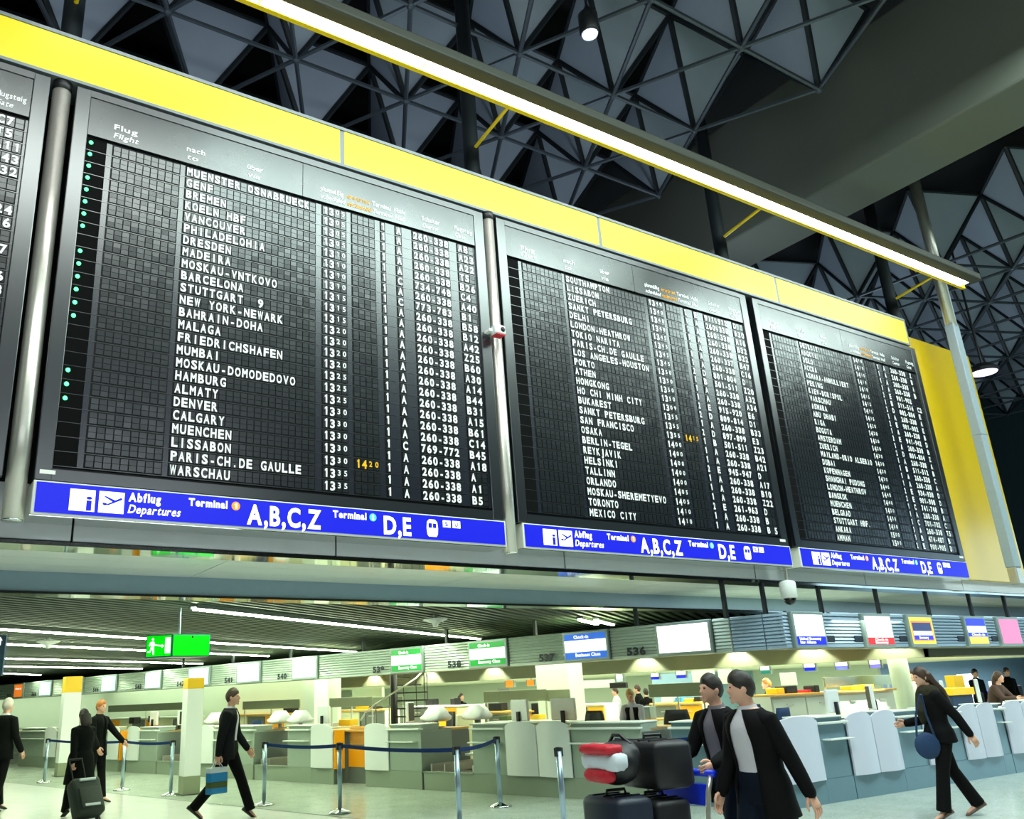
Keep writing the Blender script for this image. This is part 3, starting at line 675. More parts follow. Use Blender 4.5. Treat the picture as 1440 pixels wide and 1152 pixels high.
for a, b, man in ((e0, e1, True), (e1, e2, False)):
    o, X, ln, nn = face(a, b, zbot, ztop)
    mb = MB(); H = ztop - zbot
    mb.quad([o + X * .014 + VZ * .014, o + X * (ln - .014) + VZ * .014, o + X * (ln - .014) + VZ * (H - .014), o + X * .014 + VZ * (H - .014)])
    fp = mb.build('face', M['exit_green'], t)
    if man:
        mb = MB(); q = lambda pts: mb.add([o + nn * .004 + X * (u * ln) + VZ * (v * H) for u, v in pts], [tuple(range(len(pts)))])
        q([(.74, .16), (.95, .16), (.95, .86), (.74, .86)])                                   # door
        q([(.34, .52), (.62, .46), (.62, .40), (.71, .49), (.62, .58), (.62, .53), (.34, .58)])       # arrow
        q([(.27 + .045 * math.cos(i * PI / 6), .80 + .06 * math.sin(i * PI / 6)) for i in range(12)])
        q([(.17, .68), (.30, .72), (.34, .66), (.36, .56), (.32, .44), (.22, .40), (.20, .52)]); q([(.17, .68), (.12, .52), (.16, .50), (.22, .64)])
        q([(.24, .42), (.33, .44), (.34, .26), (.34, .12), (.28, .12), (.28, .27)]); q([(.20, .46), (.27, .42), (.20, .22), (.07, .22), (.07, .27), (.17, .29)])
        sub(mb, 'running_man', M['sign_white'], t, fp)
    else:
        mb = MB(); mb.ellip(o + X * (ln * .52) + VZ * (H * .88), (.018, .018, .018), 8, 6); sub(mb, 'sensor', M['blackp'], t, fp)
mb = MB(); mb.tube([(c.x, c.y, ztop), (c.x, c.y, 2.95)], .016, 10); mb.build('rod', M['post'], t)
# dark hanging sign at the left edge
p = atY(0, 900, 9.6); 
t = Th('hanging_sign', 'dark hanging sign with a white arrow, cut off by the left edge', 'sign', (p.x - .4, 9.6, 2.0))
a = atY(-60, 920, 9.6); b = atY(6, 920, 9.6); zt, zb = atY(5, 893, 9.6).z, atY(4, 949, 9.6).z
mb = MB(); mb.box((a.x, 9.6, zb), (b.x, 9.7, zt), bev=.01); sp = mb.build('panel', mat('sign_dark_teal', (22, 58, 62), .4), t)
mb = MB(); o = Vector((b.x - .062, 9.594, zt - .1)); mb.add([o + VX * u + VZ * v for u, v in [(0, 0), (.02, 0), (.02, .045), (.032, .045), (.01, .08), (-.012, .045), (0, .045)]], [tuple(range(7))]); sub(mb, 'arrow', M['sign_white'], t, sp)
mb = MB(); mb.box((b.x - .003, 9.595, zb - .005), (b.x + .012, 9.705, zt + .005)); mb.build('edge', M['post'], t)
mb = MB(); mb.tube([(a.x + .2, 9.65, zt), (a.x + .2, 9.65, 3.16)], .015, 8); mb.build('rod', M['post'], t)

# ------------------------------------------------------------ white columns with yellow heads
for (pl, pr, yb, ht, lb) in ((80, 105, 1093, 2.42, 'white square column with yellow head, left of the woman with the trolley case'), (257, 283, 1119, 2.09, 'white square column with yellow head, beside the man carrying a bag')):
    a = atZ(pl, yb, 0); b = a + VX * (.32 if ht < 2.2 else .42); wd = b.x - a.x
    t = Th('marker_column', lb, 'column', (a.x + wd / 2, a.y + wd / 2, 0), 'white columns with yellow heads')
    for nm, z0, z1, m, bev in (('base', .0, .32, 'colgrey', .0), ('shaft', .32, ht - .2 - (.2 if ht > 2.2 else 0), 'colwhite', .01), ('yellow_head', ht - .2 - (.2 if ht > 2.2 else 0), ht, 'colyellow', .01)):
        mb = MB(); mb.box((a.x, a.y, z0), (b.x, a.y + wd, z1), bev=bev); mb.build(nm, M[m], t)
    mb = MB(); mb.box((a.x - .04, a.y - .06, .003), (b.x + .25, a.y + wd + .1, .012)); mb.build('floor_plate', M['seam'], t)

# ------------------------------------------------------------ check-in band with screens and counter numbers
ZB0, ZB1 = 2.085, 2.64
def louvers(mb, F, s0, s1, k, z0=ZB0, z1=ZB1, n=9):
    q = MB(F); h = (z1 - z0 - .05) / n
    q.box((s0, k, z0), (s1, k + .05, z0 + .05)); q.box((s0, k + .03, z0), (s1, k + .06, z1))
    for i in range(n):
        za = z0 + .05 + h * i
        q.add([(s0, k + .03, za), (s0, k - .005, za + h * .25), (s0, k + .01, za + h * .85), (s0, k + .03, za + h), (s1, k + .03, za), (s1, k - .005, za + h * .25), (s1, k + .01, za + h * .85), (s1, k + .03, za + h)],
              [(0, 4, 5, 1), (1, 5, 6, 2), (2, 6, 7, 3), (0, 1, 2, 3), (4, 7, 6, 5)])
    m = len(mb.v); mb.v += q.v; mb.f += [[i + m for i in f] for f in q.f]; mb.m += q.m
t = Th('check_in_band', 'long louvred metal band above the left check-in counters, with counter numbers', 'sign band', L(8, 0, ZB0))
LSCR = [(.09, 1.08, 'w'), (2.1, 3.05, 'b'), (4.47, 5.44, 'g'), (6.82, 7.78, 'g'), (10.42, 11.38, 'p'), (12.77, 13.8, 'p'), (15.16, 16.23, 'p'), (17.78, 18.7, 'p'), (20.55, 21.52, 'p'), (22.9, 23.8, 'p'), (25.34, 26.3, 'p'), (27.78, 28.57, 'o'), (30.2, 31.1, 'p')]
seams = [-.25] + [v for a, b, c in LSCR for v in (a - .04, b + .04)] + [36]
for i in range(0, len(seams) - 1, 2):
    mb = MB(); louvers(mb, FRAME_L, seams[i] + .01, seams[i + 1] - .01, 0); mb.build('louver_panel', M['louver'], t)
mb = MB(FRAME_L); mb.box((-.25, .06, ZB0), (36, .5, ZB1 - .02)); mb.build('back_box', M['counter_side'], t)
NX = -D1
for s, txt in ((1.27, '536'), (3.22, '537'), (5.62, '538'), (7.95, '539'), (11.55, '540'), (13.95, '541'), (16.4, '542'), (18.85, '543'), (21.65, '544'), (23.95, '545'), (26.5, '546'), (28.75, '547')):
    mb = MB(); line(mb, txt, L(s + .44, -.045, ZB0 + .055), NX, VZ, .13, .38, .06); mb.build('counter_number', M['numdark'], t)
lbls = {0: 'bright blank white check-in screen right of number 536', 1: 'blue and white Check-in Business Class screen right of number 537', 2: 'green and white Check-in Economy Class screen right of number 538', 3: 'green and white Check-in Economy Class screen right of number 539',
        4: 'pale blank screen beside number 540, right above the head of the man with a bag', 5: 'pale blank screen beside number 541', 6: 'pale blank screen beside number 542', 7: 'pale blank screen beside number 543', 8: 'pale blank screen beside number 544', 9: 'pale blank screen beside number 545', 10: 'pale blank screen beside number 546', 11: 'orange screen at the far left end of the check-in band', 12: 'pale blank screen farthest left, beyond the orange one'}
def screen(F, s0, s1, k, z0, z1, label, paint, group, flip):
    c = F @ Vector(((s0 + s1) / 2, k, z0))
    t = Th('check_in_screen', label, 'screen', c, group)
    mb = MB(F); mb.box((s0, k - .02, z0), (s1, k + .06, z1), bev=.012); fr = mb.build('frame', M['scr_frame'], t)
    X = (F.to_3x3() @ Vector((1, 0, 0))); X = -X if flip else X
    Y = F.to_3x3() @ Vector((0, -1, 0))
    o = F @ Vector((s1 - .05 if flip else s0 + .05, k - .024, z0 + .05)); Wd, Hh = s1 - s0 - .1, z1 - z0 - .1
    def rect(m, u0, v0, u1, v1, nm='display', lift=0):
        q = MB(); q.quad([o + Y * lift + X * (Wd * u) + VZ * (Hh * v) for u, v in ((u0, v0), (u1, v0), (u1, v1), (u0, v1))])
        return sub(q, nm, M[m], t, fr)
    def txt(s, u, v, ch, wd, m='sign_white', bold=.05):
        q = MB(); line(q, s, o + Y * .004 + X * (Wd * u) + VZ * (Hh * v), X, VZ, ch, wd * Wd, bold, center=True); sub(q, 'screen_text', M[m], t, fr)
    paint(rect, txt)
    return t
def p_white(r, x): r('scr_warm', 0, 0, 1, 1)
def p_pale(r, x): r('scr_pale', 0, 0, 1, 1)
def p_or(r, x): r('scr_orange', 0, 0, 1, 1); x('Check-in', .5, .6, .06, .7)
def p_green(r, x):
    r('scr_white', 0, .27, 1, .74); r('scr_green', 0, .74, 1, 1); r('scr_green', 0, 0, 1, .27)
    x('Check-in', .42, .81, .06, .34); x('Economy Class', .55, .09, .06, .62)
def p_blue(r, x):
    r('scr_white', 0, .27, 1, .74); r('scr_blue', 0, .74, 1, 1); r('scr_blue', 0, 0, 1, .27)
    x('Check-in', .42, .81, .06, .36); x('Business Class', .55, .09, .06, .6)
for i, (a, b, c) in enumerate(LSCR):
    screen(FRAME_L, a - .03, b + .03, -.03, ZB0 + .0, ZB1 - .0, lbls[i], dict(w=p_white, b=p_blue, g=p_green, p=p_pale, o=p_or)[c], 'check-in screens on the left band', True)
# middle facet and right band
CRN, CR2 = L(-.27, 0), Vector((12.24, 8.8, 0))
FM = frame((CRN.x, CRN.y, 0), CR2 - CRN); lm = (CR2 - CRN).length
FR = frame((12.24, 8.8, 0), (1, 0))
t = Th('check_in_band', 'louvred metal band above the right check-in counters, bluish, with five screens', 'sign band', (16, 8.8, ZB0))
RSC = [(.21, 1.0), (2.16, 2.97), (3.53, 4.32), (5.5, 6.23), (6.76, 7.56), (9.3, 10.1)]
mb = MB(); louvers(mb, FM, .0, lm * .62, 0, n=9); louvers(mb, FM, lm * .64, lm, 0); mb.build('louver_panel', M['louver_b'], t)
seams = [.0] + [v for a, b in RSC for v in (a - .05, b + .05)] + [16]
for i in range(0, len(seams) - 1, 2):
    mb = MB(); louvers(mb, FR, seams[i] + .01, seams[i + 1] - .01, 0, ZB0 + .01, ZB1 + .01); mb.build('louver_panel', M['louver_b'], t)
mb = MB(FR); mb.box((0, .06, ZB0), (16, .5, ZB1)); mb.build('back_box', M['counter_side'], t)
for s in (1.06, 1.86, 3.22, 5.18, 6.45):
    mb = MB(FR); mb.box((s, -.012, ZB0 + .1), (s + .24, .02, ZB0 + .2), bev=.01); mb.build('number_plate', M['numdark'], t)
def p_r1(r, x): r('scr_warm', 0, .28, 1, 1); r('scr_dblue', 0, 0, 1, .28); x('United Economy', .45, .16, .045, .75); x('Star Alliance', .35, .04, .045, .55)
def p_r2(r, x): r('scr_warm', 0, .25, 1, 1); r('scr_red', 0, 0, 1, .25); x('Check-in', .5, .13, .04, .5); x('Economy', .5, .03, .04, .5)
def p_r3(r, x): r('scr_yel', 0, 0, 1, 1); r('scr_orange', .05, .12, .95, .86, lift=.001); r('scr_navy', .09, .48, .91, .8, lift=.002); r('scr_white', .09, .33, .91, .48, lift=.002); r('scr_dblue', .09, .16, .91, .33, lift=.002); x('Economy', .5, .2, .045, .4)
def p_r4(r, x): r('scr_dblue', 0, .7, 1, 1); r('scr_white', 0, .45, 1, .7); r('scr_dblue', 0, .28, 1, .45); r('scr_yel', 0, 0, 1, .28); x('Check-in', .5, .32, .045, .7)
def p_r5(r, x): r('scr_pink', 0, 0, 1, 1)
for (a, b), pf, lb in zip(RSC, (p_r1, p_r2, p_r3, p_r4, p_r5, p_pale), ('white check-in screen with deep blue caption, nearest the corner of the right band', 'white check-in screen with red caption on the right band', 'check-in screen framed orange with navy middle on the right band', 'check-in screen striped deep blue, white and yellow on the right band', 'plain pink check-in screen on the right band', 'pale check-in screen beyond the pink one')):
    screen(FR, a - .03, b + .03, -.03, ZB0, ZB1 + .02, lb, pf, 'check-in screens on the right band', False)
# hangers of the band
for i, px in enumerate((1021, 1077, 1156, 1236, 1306, 1366, 1415)):
    p = atY(px, 850, 9.3)
    mb = MB(); mb.box((p.x - .03, 9.3, ZB1 - .05), (p.x + .03, 9.36, 3.17)); one(mb, 'band_hanger', M['bardk'], 'dark vertical hanger above the right check-in band, number %s from the left' % ('one two three four five six seven'.split()[i]), 'hanger', 'dark hangers above the right band')
for i, s in enumerate((1.6, 3.9, 6.3, 9.0, 11.8, 14.4, 17.0)):
    mb = MB(FRAME_L); mb.box((s - .03, .2, ZB1 - .03), (s + .03, .26, 2.95)); one(mb, 'band_hanger', M['bardk'], 'short hanger between the left check-in band and the slatted ceiling, %s from the corner' % ('first second third fourth fifth sixth seventh'.split()[i]), 'hanger', 'short hangers above the left band')
# security cameras
p = atY(1110, 830, 8.7)
t = Th('dome_camera', 'white hanging dome camera under the joint of two blue departures signs', 'camera', (p.x, 8.7, 2.72))
mb = MB(); mb.lathe((p.x, 8.72, 0), [(.10, 2.86), (.125, 2.88), (.13, 3.10), (.11, 3.13), (.035, 3.15)], 20); mb.build('body', M['colwhite'], t, True)
mb = MB(); mb.lathe((p.x, 8.72, 0), [(.02, 2.755), (.06, 2.77), (.09, 2.81), (.10, 2.86)], 18); mb.build('dome', M['dome'], t, True)
mb = MB(); mb.tube([(p.x, 8.72, 3.15), (p.x, 8.72, 3.36)], .022, 10); mb.tube([(p.x + .08, 8.74, 3.12), (p.x + .13, 8.78, 3.36)], .008, 6); mb.build('stem', M['steel'], t)
p = atY(701, 465, 8.42)
t = Th('small_camera', 'small white camera on the steel pole between the two larger boards', 'camera', (p.x, 8.42, p.z - .07))
mb = MB(); mb.box((p.x - .09, 8.36, p.z - .07), (p.x + .09, 8.50, p.z + .07), bev=.03); mb.build('body', M['colwhite'], t, True)
mb = MB(); mb.ellip((p.x + .03, 8.36, p.z + .0), (.038, .02, .038), 12, 8); mb.build('lens', M['blackp'], t, True)
mb = MB(); mb.box((p.x - .07, 8.36, p.z - .085), (p.x + .07, 8.49, p.z - .068)); mb.build('red_base', M['bagred'], t)
mb = MB(); mb.box((p.x - .14, 8.44, p.z - .02), (p.x - .08, 8.56, p.z + .02)); mb.build('bracket', M['colwhite'], t)

# ------------------------------------------------------------ check-in counters
def shield_mesh(mb, F, s0, s1, k, z0=.30, z1=1.13):
    q = MB(F); n = 12; R = []
    for i in range(n + 1):
        u = i / n; s = s0 + (s1 - s0) * u; b = math.sin(PI * u)
        kk = k - .05 * b; zt = z1 - .10 + .10 * math.sqrt(max(0, 1 - (2 * u - 1) ** 2 * .95))
        R.append([(s, kk, z0), (s, kk, z1 - .2), (s, kk, zt), (s, kk + .025, zt), (s, kk + .025, z0)])
    q.rings(R); m = len(mb.v); mb.v += q.v; mb.f += [[i + m for i in f] for f in q.f]; mb.m += q.m
def counter_unit(F, label, k, s0, s1, fronts, shields, doors, cool=False, depth=.85, group=None, extra=.5):
    c = F @ Vector(((s0 + s1) / 2, k + .4, 0))
    t = Th('check_in_counter', label, 'counter', c, group)
    cm, sh = (M['counter_b'], M['shield_c']) if cool else (M['counter'], M['shield'])
    for a, b in fronts:
        mb = MB(F); mb.box((a, k, .30), (b, k + depth, 1.0), bev=.006); body = mb.build('front_panel', [cm], t)
        mb = MB(F); mb.box((a + .002, k - .005, .0), (b - .002, k + depth - .02, .30)); mb.build('plinth', M['plinth'] if not cool else M['counter_b'], t)
        mb = MB(F); mb.box((a, k + .03, 1.0), (b, k + .5, 1.085)); mb.build('upstand', cm, t)
        mb = MB(F); mb.box((a - .01, k - .08, 1.0), (b + .01, k + .06, 1.03), bev=.008); mb.box((a - .01, k - .02, 1.085), (b + .01, k + .52, 1.105), bev=.006); mb.build('counter_top', M['ledge'], t)
        mb = MB(F); mb.box((a + .08, k - .14, .79), (b - .0, k + .0, .81), bev=.006); mb.build('bag_shelf', M['ledge'], t)
    for a, b in shields:
        mb = MB(F); mb.box((a, k + .02, 0), (b, k + depth, .98)); mb.build('carcass', M['counter_side'] if not cool else M['counter_b'], t)
        mb = MB(F); mb.box((a, k - .004, .0), (b, k + .3, .3)); mb.build('plinth', M['plinth'] if not cool else M['counter_b'], t)
        mb = MB(); shield_mesh(mb, F, a + .01, b - .01, k - .03); mb.build('shield', sh, t, False)
    for a, b in doors:
        mb = MB(F); mb.box((b - .05, k, .28), (b, k + .25, 1.0)); mb.build('jamb', M['orange'], t)
        mb = MB(F); mb.box((a, k + .35, 0), (b - .06, k + .42, .30)); mb.box((a, k + .35, .66), (b - .06, k + .42, .70)); mb.build('cabinet_base', M['counter_side'], t)
        mb = MB(F); mb.box((a, k + .34, .30), (b - .06, k + .42, .66), bev=.006); mb.build('orange_door', M['orange'], t)
        mb = MB(F); mb.box((a, k + .40, .70), (b - .06, k + .42, 1.06))
        for z in range(8): mb.box((a, k + .375, .72 + z * .042), (b - .06, k + .40, .74 + z * .042))
        mb.build('louvred_grille', M['wood'], t)
    # end panels seen along the conveyor gaps, desk top
    for e, (x0, x1) in enumerate(((s0, s0 + .02), (s1 - .02, s1))):
        mb = MB(F); mb.box((x0, k + .02, 0), (x1, k + depth + extra, .96)); mb.build('end_panel', M['counter_side'] if not cool else M['counter_b'], t)
    mb = MB(F); mb.box((s0, k + .3, .96), (s1, k + depth + extra, 1.0), bev=.006); mb.build('desk_top', M['wood'] if not cool else M['ledge'], t)
    return t
K = -2.2; G = 'left check-in counters'
counter_unit(FRAME_L, 'check-in counter at the corner of the island, behind the two men with the luggage cart', K, -.92, -.13, [(-.92, -.13)], [], [], True, .5, G, .0)
mb = MB(); mb.prism([(10.05, 8.44, 0), (10.285, 7.8, 0), (10.285, 8.4, 0)], (0, 0, 0), (0, 0, 1.0)); one(mb, 'corner_panel', M['counter_b'], 'bluish corner panel of the check-in island, behind the taller of the two men', 'counter panel')
counter_unit(FRAME_L, 'check-in counter with two white shields side by side, the agent in a black vest behind', K, .36, 3.64, [(.36, 1.6), (2.9, 3.64)], [(1.6, 2.25), (2.25, 2.9)], [], group=G)
counter_unit(FRAME_L, 'check-in counter with orange door between two white shields, right of the walking man', K, 4.86, 8.76, [(4.86, 5.68), (7.97, 8.76)], [(5.68, 6.35), (7.28, 7.97)], [(6.35, 7.28)], group=G)
counter_unit(FRAME_L, 'check-in counter behind the man carrying a bag, one white shield', K, 9.96, 12.7, [(9.96, 11.5), (12.1, 12.7)], [(11.5, 12.1)], [], group=G)
counter_unit(FRAME_L, 'check-in counter with an orange door between shields, left of the second yellow-headed column', K, 14.05, 17.5, [(14.05, 14.89), (16.58, 17.5)], [(14.89, 15.51), (15.96, 16.58)], [(15.51, 15.96)], group=G)
counter_unit(FRAME_L, 'check-in counter behind the left white column with yellow head', K, 18.9, 22.3, [(18.9, 19.7), (20.5, 22.3)], [(19.7, 20.5)], [], group=G)
counter_unit(FRAME_L, 'farthest check-in counter at the left edge', K, 23.5, 27.5, [(23.5, 25), (26.2, 27.5)], [(25, 25.6), (25.6, 26.2)], [], group=G)
G = 'right check-in counters'
FRC = frame((0, 0, 0), (1, 0))
counter_unit(FRC, 'bluish check-in counter right of the two men, with a single white shield', 7.8, 10.3, 11.84, [(11.2, 11.84)], [(10.3, 11.2)], [], True, .6, G, .2)
counter_unit(FRC, 'bluish check-in counter with a pair of shields left of the woman with the handbag', 7.8, 11.86, 14.4, [(13.1, 13.8)], [(11.86, 12.48), (12.48, 13.1), (13.8, 14.4)], [], True, .6, G, .2)
counter_unit(FRC, 'bluish check-in counter with a pair of shields right of the woman with the handbag', 7.8, 14.42, 16.3, [(14.42, 14.9), (16.0, 16.3)], [(14.9, 15.45), (15.45, 16.0)], [], True, .6, G, .2)
counter_unit(FRC, 'bluish check-in counter cut off by the right edge', 7.8, 16.32, 20.5, [(17.6, 20.5)], [(16.32, 16.95), (16.95, 17.6)], [], True, .6, G, .2)
# baggage conveyors between the counters
for i, (a, b) in enumerate(((3.66, 4.84), (8.78, 9.94), (12.72, 14.03), (17.52, 18.88), (-.11, .34))):
    t = Th('baggage_conveyor', 'baggage conveyor in the gap ' + ('between the orange-door counter and the twin shields', 'just right of the man carrying a bag', 'behind the second yellow-headed column', 'left of the counter farther off with an orange door', 'between the corner counter and the agent in a vest')[i], 'conveyor', L((a + b) / 2, -1.5, 0), 'baggage conveyors between counters')
    mb = MB(FRAME_L); mb.box((a, K + .02, 0), (b, K + .06, .29)); mb.box((a, K + .0, .285), (b, K + .1, .305)); mb.build('front_sill', M['plinth'], t)
    mb = MB(FRAME_L); mb.box((a + .1, K + .12, .25), (b - .1, K + 2.4, .29)); mb.build('belt', M['blackp'], t)
    for x in (a + .08, b - .12, (a + b) / 2 + .15):
        mb = MB(FRAME_L); mb.box((x, K + .12, .2), (x + .035, K + 2.4, .42)); mb.box((x, K + .14, 0), (x + .035, K + .2, .2)); mb.box((x, K + 2.2, 0), (x + .035, K + 2.3, .2)); mb.build('side_rail', M['steel'], t)
    mb = MB(FRAME_L); mb.box((a + .25, K + 1.0, .5), (b - .15, K + 1.3, .54)); mb.box((a + .25, K + 1.3, .3), (a + .3, K + 1.34, .54)); mb.box((b - .2, K + 1.3, .3), (b - .15, K + 1.34, .54)); mb.build('cross_bar', M['ledge'], t)

# ------------------------------------------------------------ island interior
def slab(k0, k1, z0, z1, ymin, s1=60):
    sm = lambda k: (ymin - 9.9 - .2544 * k) / .967
    q = MB(FRAME_L); q.prism([(sm(k0), k0, z0), (s1, k0, z0), (s1, k1, z0), (sm(k1), k1, z0)], (0, 0, 0), (0, 0, z1 - z0)); return q
struct(slab(.52, 5.0, 2.56, 2.62, 9.35), 'ceiling_island', M['ceilpale'])
struct(slab(5.0, 5.15, 1.93, 2.62, 9.4), 'wall_downstand', M['wallolive'])
mb = MB(); a = L((9.4 - 9.9 - .2544 * 5.0) / .967, 5.0); mb.box((a.x, 9.4, 1.93), (24, 9.55, 2.62)); struct(mb, 'wall_downstand_right', M['wallolive'])
struct(slab(5.15, 14.5, 1.96, 2.02, 9.56), 'ceiling_office', M['ceilpale'])
mb = MB(FRAME_L); mb.box((1.8, 14.4, 0), (36, 14.6, 1.96)); struct(mb, 'wall_back', M['wallpale'])
mb = MB(FRAME_L); mb.box((13.5, 3.3, 0), (62, 3.45, 2.56)); struct(mb, 'wall_back_left', M['wallpale'])
mb = MB(); mb.box((20, 19, 0), (44.8, 19.2, 3.2)); struct(mb, 'wall_back_cool', mat('wall_cool', (150, 185, 205), .5, var=.1))
area('island_light', L(6, 2.4, 2.54), (0, 0, PI / 2 + .2573), 16, 2.2, 520, (0.92, 1.0, 0.74))
area('island_light', L(36, 1.8, 2.54), (0, 0, PI / 2 + .2573), 16, 2.0, 240, (0.85, 1.0, 0.74))  # added to brighten the far left back wall
area('island_light', L(20, 2.4, 2.54), (0, 0, PI / 2 + .2573), 14, 2.2, 200, (0.85, 1.0, 0.72))
area('office_fill', L(4, 9, 1.95), (0, 0, PI / 2 + .2573), 22, 6, 900, (0.95, 1.0, 0.80))  # broad fills added under the office ceiling
area('office_fill', L(21, 9, 1.95), (0, 0, PI / 2 + .2573), 12, 6, 260, (0.9, 1.0, 0.74))
area('far_hall_fill', (33, 16, 1.92), (0, 0, 0), 14, 3.5, 420, (0.82, 0.94, 1.0))  # unseen fill added to brighten the cool back wall
for i, s in enumerate((-1.3, .3, 1.9, 4.2, 6.6, 8.9, 11.3, 13.7, 16, 18.4, 20.8)):
    l = bpy.data.lights.new('scallop_spot', 'SPOT'); l.energy = 480; l.color = (.95, 1, .78); l.spot_size = math.radians(100); l.spot_blend = .25; l.shadow_soft_size = .04
    o = bpy.data.objects.new('scallop_spot', l); COL.objects.link(o); o.location = L(s, 4.74, 2.52)
def pbox(mb, x0, y0, x1, y1, k, dep, bev=0.0, rot=None):     # a box standing at distance k behind the band, outline seen at those pixels
    xm, ym = (x0 + x1) / 2, (y0 + y1) / 2
    sa, _ = sk(atL(x0, ym, k)); sb, _ = sk(atL(x1, ym, k)); za, zb = atL(xm, y1, k).z, atL(xm, y0, k).z
    q = MB(FRAME_L); q.box((sb, k, za), (sa, k + dep, zb), bev=bev); m = len(mb.v); mb.v += q.v; mb.f += [[i + m for i in f] for f in q.f]; mb.m += q.m
    return sb, sa, za, zb
# pillars
t = None
mb = MB(); s0_, s1_, _, _ = pbox(mb, 755, 935, 800, 1000, 2.6, .6); mb = MB(FRAME_L); mb.box((s0_, 2.6, 0), (s1_, 3.2, 2.58)); one(mb, 'pillar', M['wallpale'], 'pale square pillar right under number 537', 'pillar')
mb = MB(); s0_, s1_, _, _ = pbox(mb, 426, 958, 442, 1020, 2.2, .6); mb = MB(FRAME_L); mb.box((s0_, 2.2, 0), (s1_, 2.7, 2.58)); one(mb, 'pillar', M['wallpale'], 'pale square pillar under the screen beside number 540', 'pillar')
p = atY(1268, 960, 10.6); mb = MB(); mb.lathe((p.x, p.y, 0), [(.19, 0), (.19, 2.6)], 24); one(mb, 'round_pillar', M['wallpale'], 'pale round pillar behind the right counters, left of the woman with the handbag', 'pillar', None, True)
# glass-and-steel partition rails on posts
PART = [(341, 421, 985, 997, 2.0, 'behind the man carrying a bag'), (463, 523, 981, 994, 2.2, 'behind the counter with the orange door, left piece'), (524, 566, 980, 993, 2.2, 'in front of the spiral staircase'), (680, 768, 971, 987, 1.7, 'right of the spiral staircase, left of the pillar under 537'), (769, 801, 970, 986, 1.75, 'in front of the pillar under 537'), (912, 990, 961, 980, 1.5, 'behind the agent, under the blank white screen'), (152, 262, 990, 1000, 2.0, 'far left, behind the red-haired man')]
for x0, x1, y0, y1, k, lb in PART:
    mb = MB(); a, b, z0, z1 = pbox(mb, x0, y0, x1, y1, k, .04, .005)
    t = Th('screen_partition', 'horizontal metal partition panel on thin posts, ' + lb, 'partition', L((a + b) / 2, k, 0), 'partition panels behind the counters')
    mb.build('panel', M['glasspan'], t)
    for s in (a + .05, (a + b) / 2, b - .05):
        mb = MB(FRAME_L); mb.box((s - .015, k + .04, 0), (s + .015, k + .07, z1)); mb.build('post', M['steel'], t)
mb = MB(FRAME_L)
a = atY(1160, 957, 11.0); b = atY(1253, 957, 11.0); z0, z1 = atY(1200, 965, 11).z, atY(1200, 951, 11).z
t = Th('screen_partition', 'horizontal metal partition panel left of the round pillar', 'partition', ((a.x + b.x) / 2, 11, 0), 'partition panels behind the counters')
mb = MB(); mb.box((a.x, 11, z0), (b.x, 11.04, z1), bev=.005); mb.build('panel', M['glasspan'], t)
for x in (a.x + .05, b.x - .05):
    mb = MB(); mb.box((x - .015, 11.04, 0), (x + .015, 11.07, z1)); mb.build('post', M['steel'], t)
# hanging route screens in the office
HS = [(710, 723, 957, 967, 'scr_orange', 'scr_orange', 'orange'), (740, 752, 956, 965, 'scr_orange', 'scr_orange', 'orange'), (802, 812, 953, 962, 'scr_pale', 'scr_teal', 'white and green'), (865, 877, 948, 959, 'scr_white', 'scr_pale', 'pale blue'),
      (914, 928, 947, 956, 'scr_white', 'scr_dblue', 'white and blue'), (950, 966, 944, 954, 'scr_white', 'scr_dblue', 'white and blue'), (1068, 1084, 937, 948, 'scr_white', 'scr_teal', 'white and teal'), (1129, 1148, 933, 944, 'scr_white', 'scr_dblue', 'white and blue'), (1173, 1194, 931, 942, 'scr_white', 'scr_lilac', 'white and lilac'), (1221, 1240, 928, 940, 'scr_white', 'scr_lilac', 'white and lilac')]
HL = ['farther left of the two under number 537', 'next to the pillar under number 537', 'just right of the pillar under 537', 'above the head of the agent', 'under number 536, farther left', 'under the blank white screen', 'above the head of the taller man', 'right of the taller man', 'above the navy chairs', 'left of the round pillar']
for (x0, x1, y0, y1, m1, m2, cn), lb in zip(HS, HL):
    k = 5.6
    mb = MB(); a, b, z0, z1 = pbox(mb, x0, y0, x1, y1, k, .08, .008)
    t = Th('hanging_display', 'small %s hanging display, %s' % (cn, lb), 'display', L((a + b) / 2, k, z0), 'small displays hanging in the back office')
    mb.build('casing', M['scr_frame'], t)
    for m, v0, v1 in ((m1, .48, .96), (m2, .04, .48)):
        q = MB(FRAME_L); q.quad([(a + .03, k - .006, z0 + (z1 - z0) * v0), (b - .03, k - .006, z0 + (z1 - z0) * v0), (b - .03, k - .006, z0 + (z1 - z0) * v1), (a + .03, k - .006, z0 + (z1 - z0) * v1)]); q.build('display', M[m], t)
    q = MB(FRAME_L); q.box(((a + b) / 2 - .02, k + .03, z1 - .01), ((a + b) / 2 + .02, k + .06, 2.0)); q.build('stem', M['steel'], t)
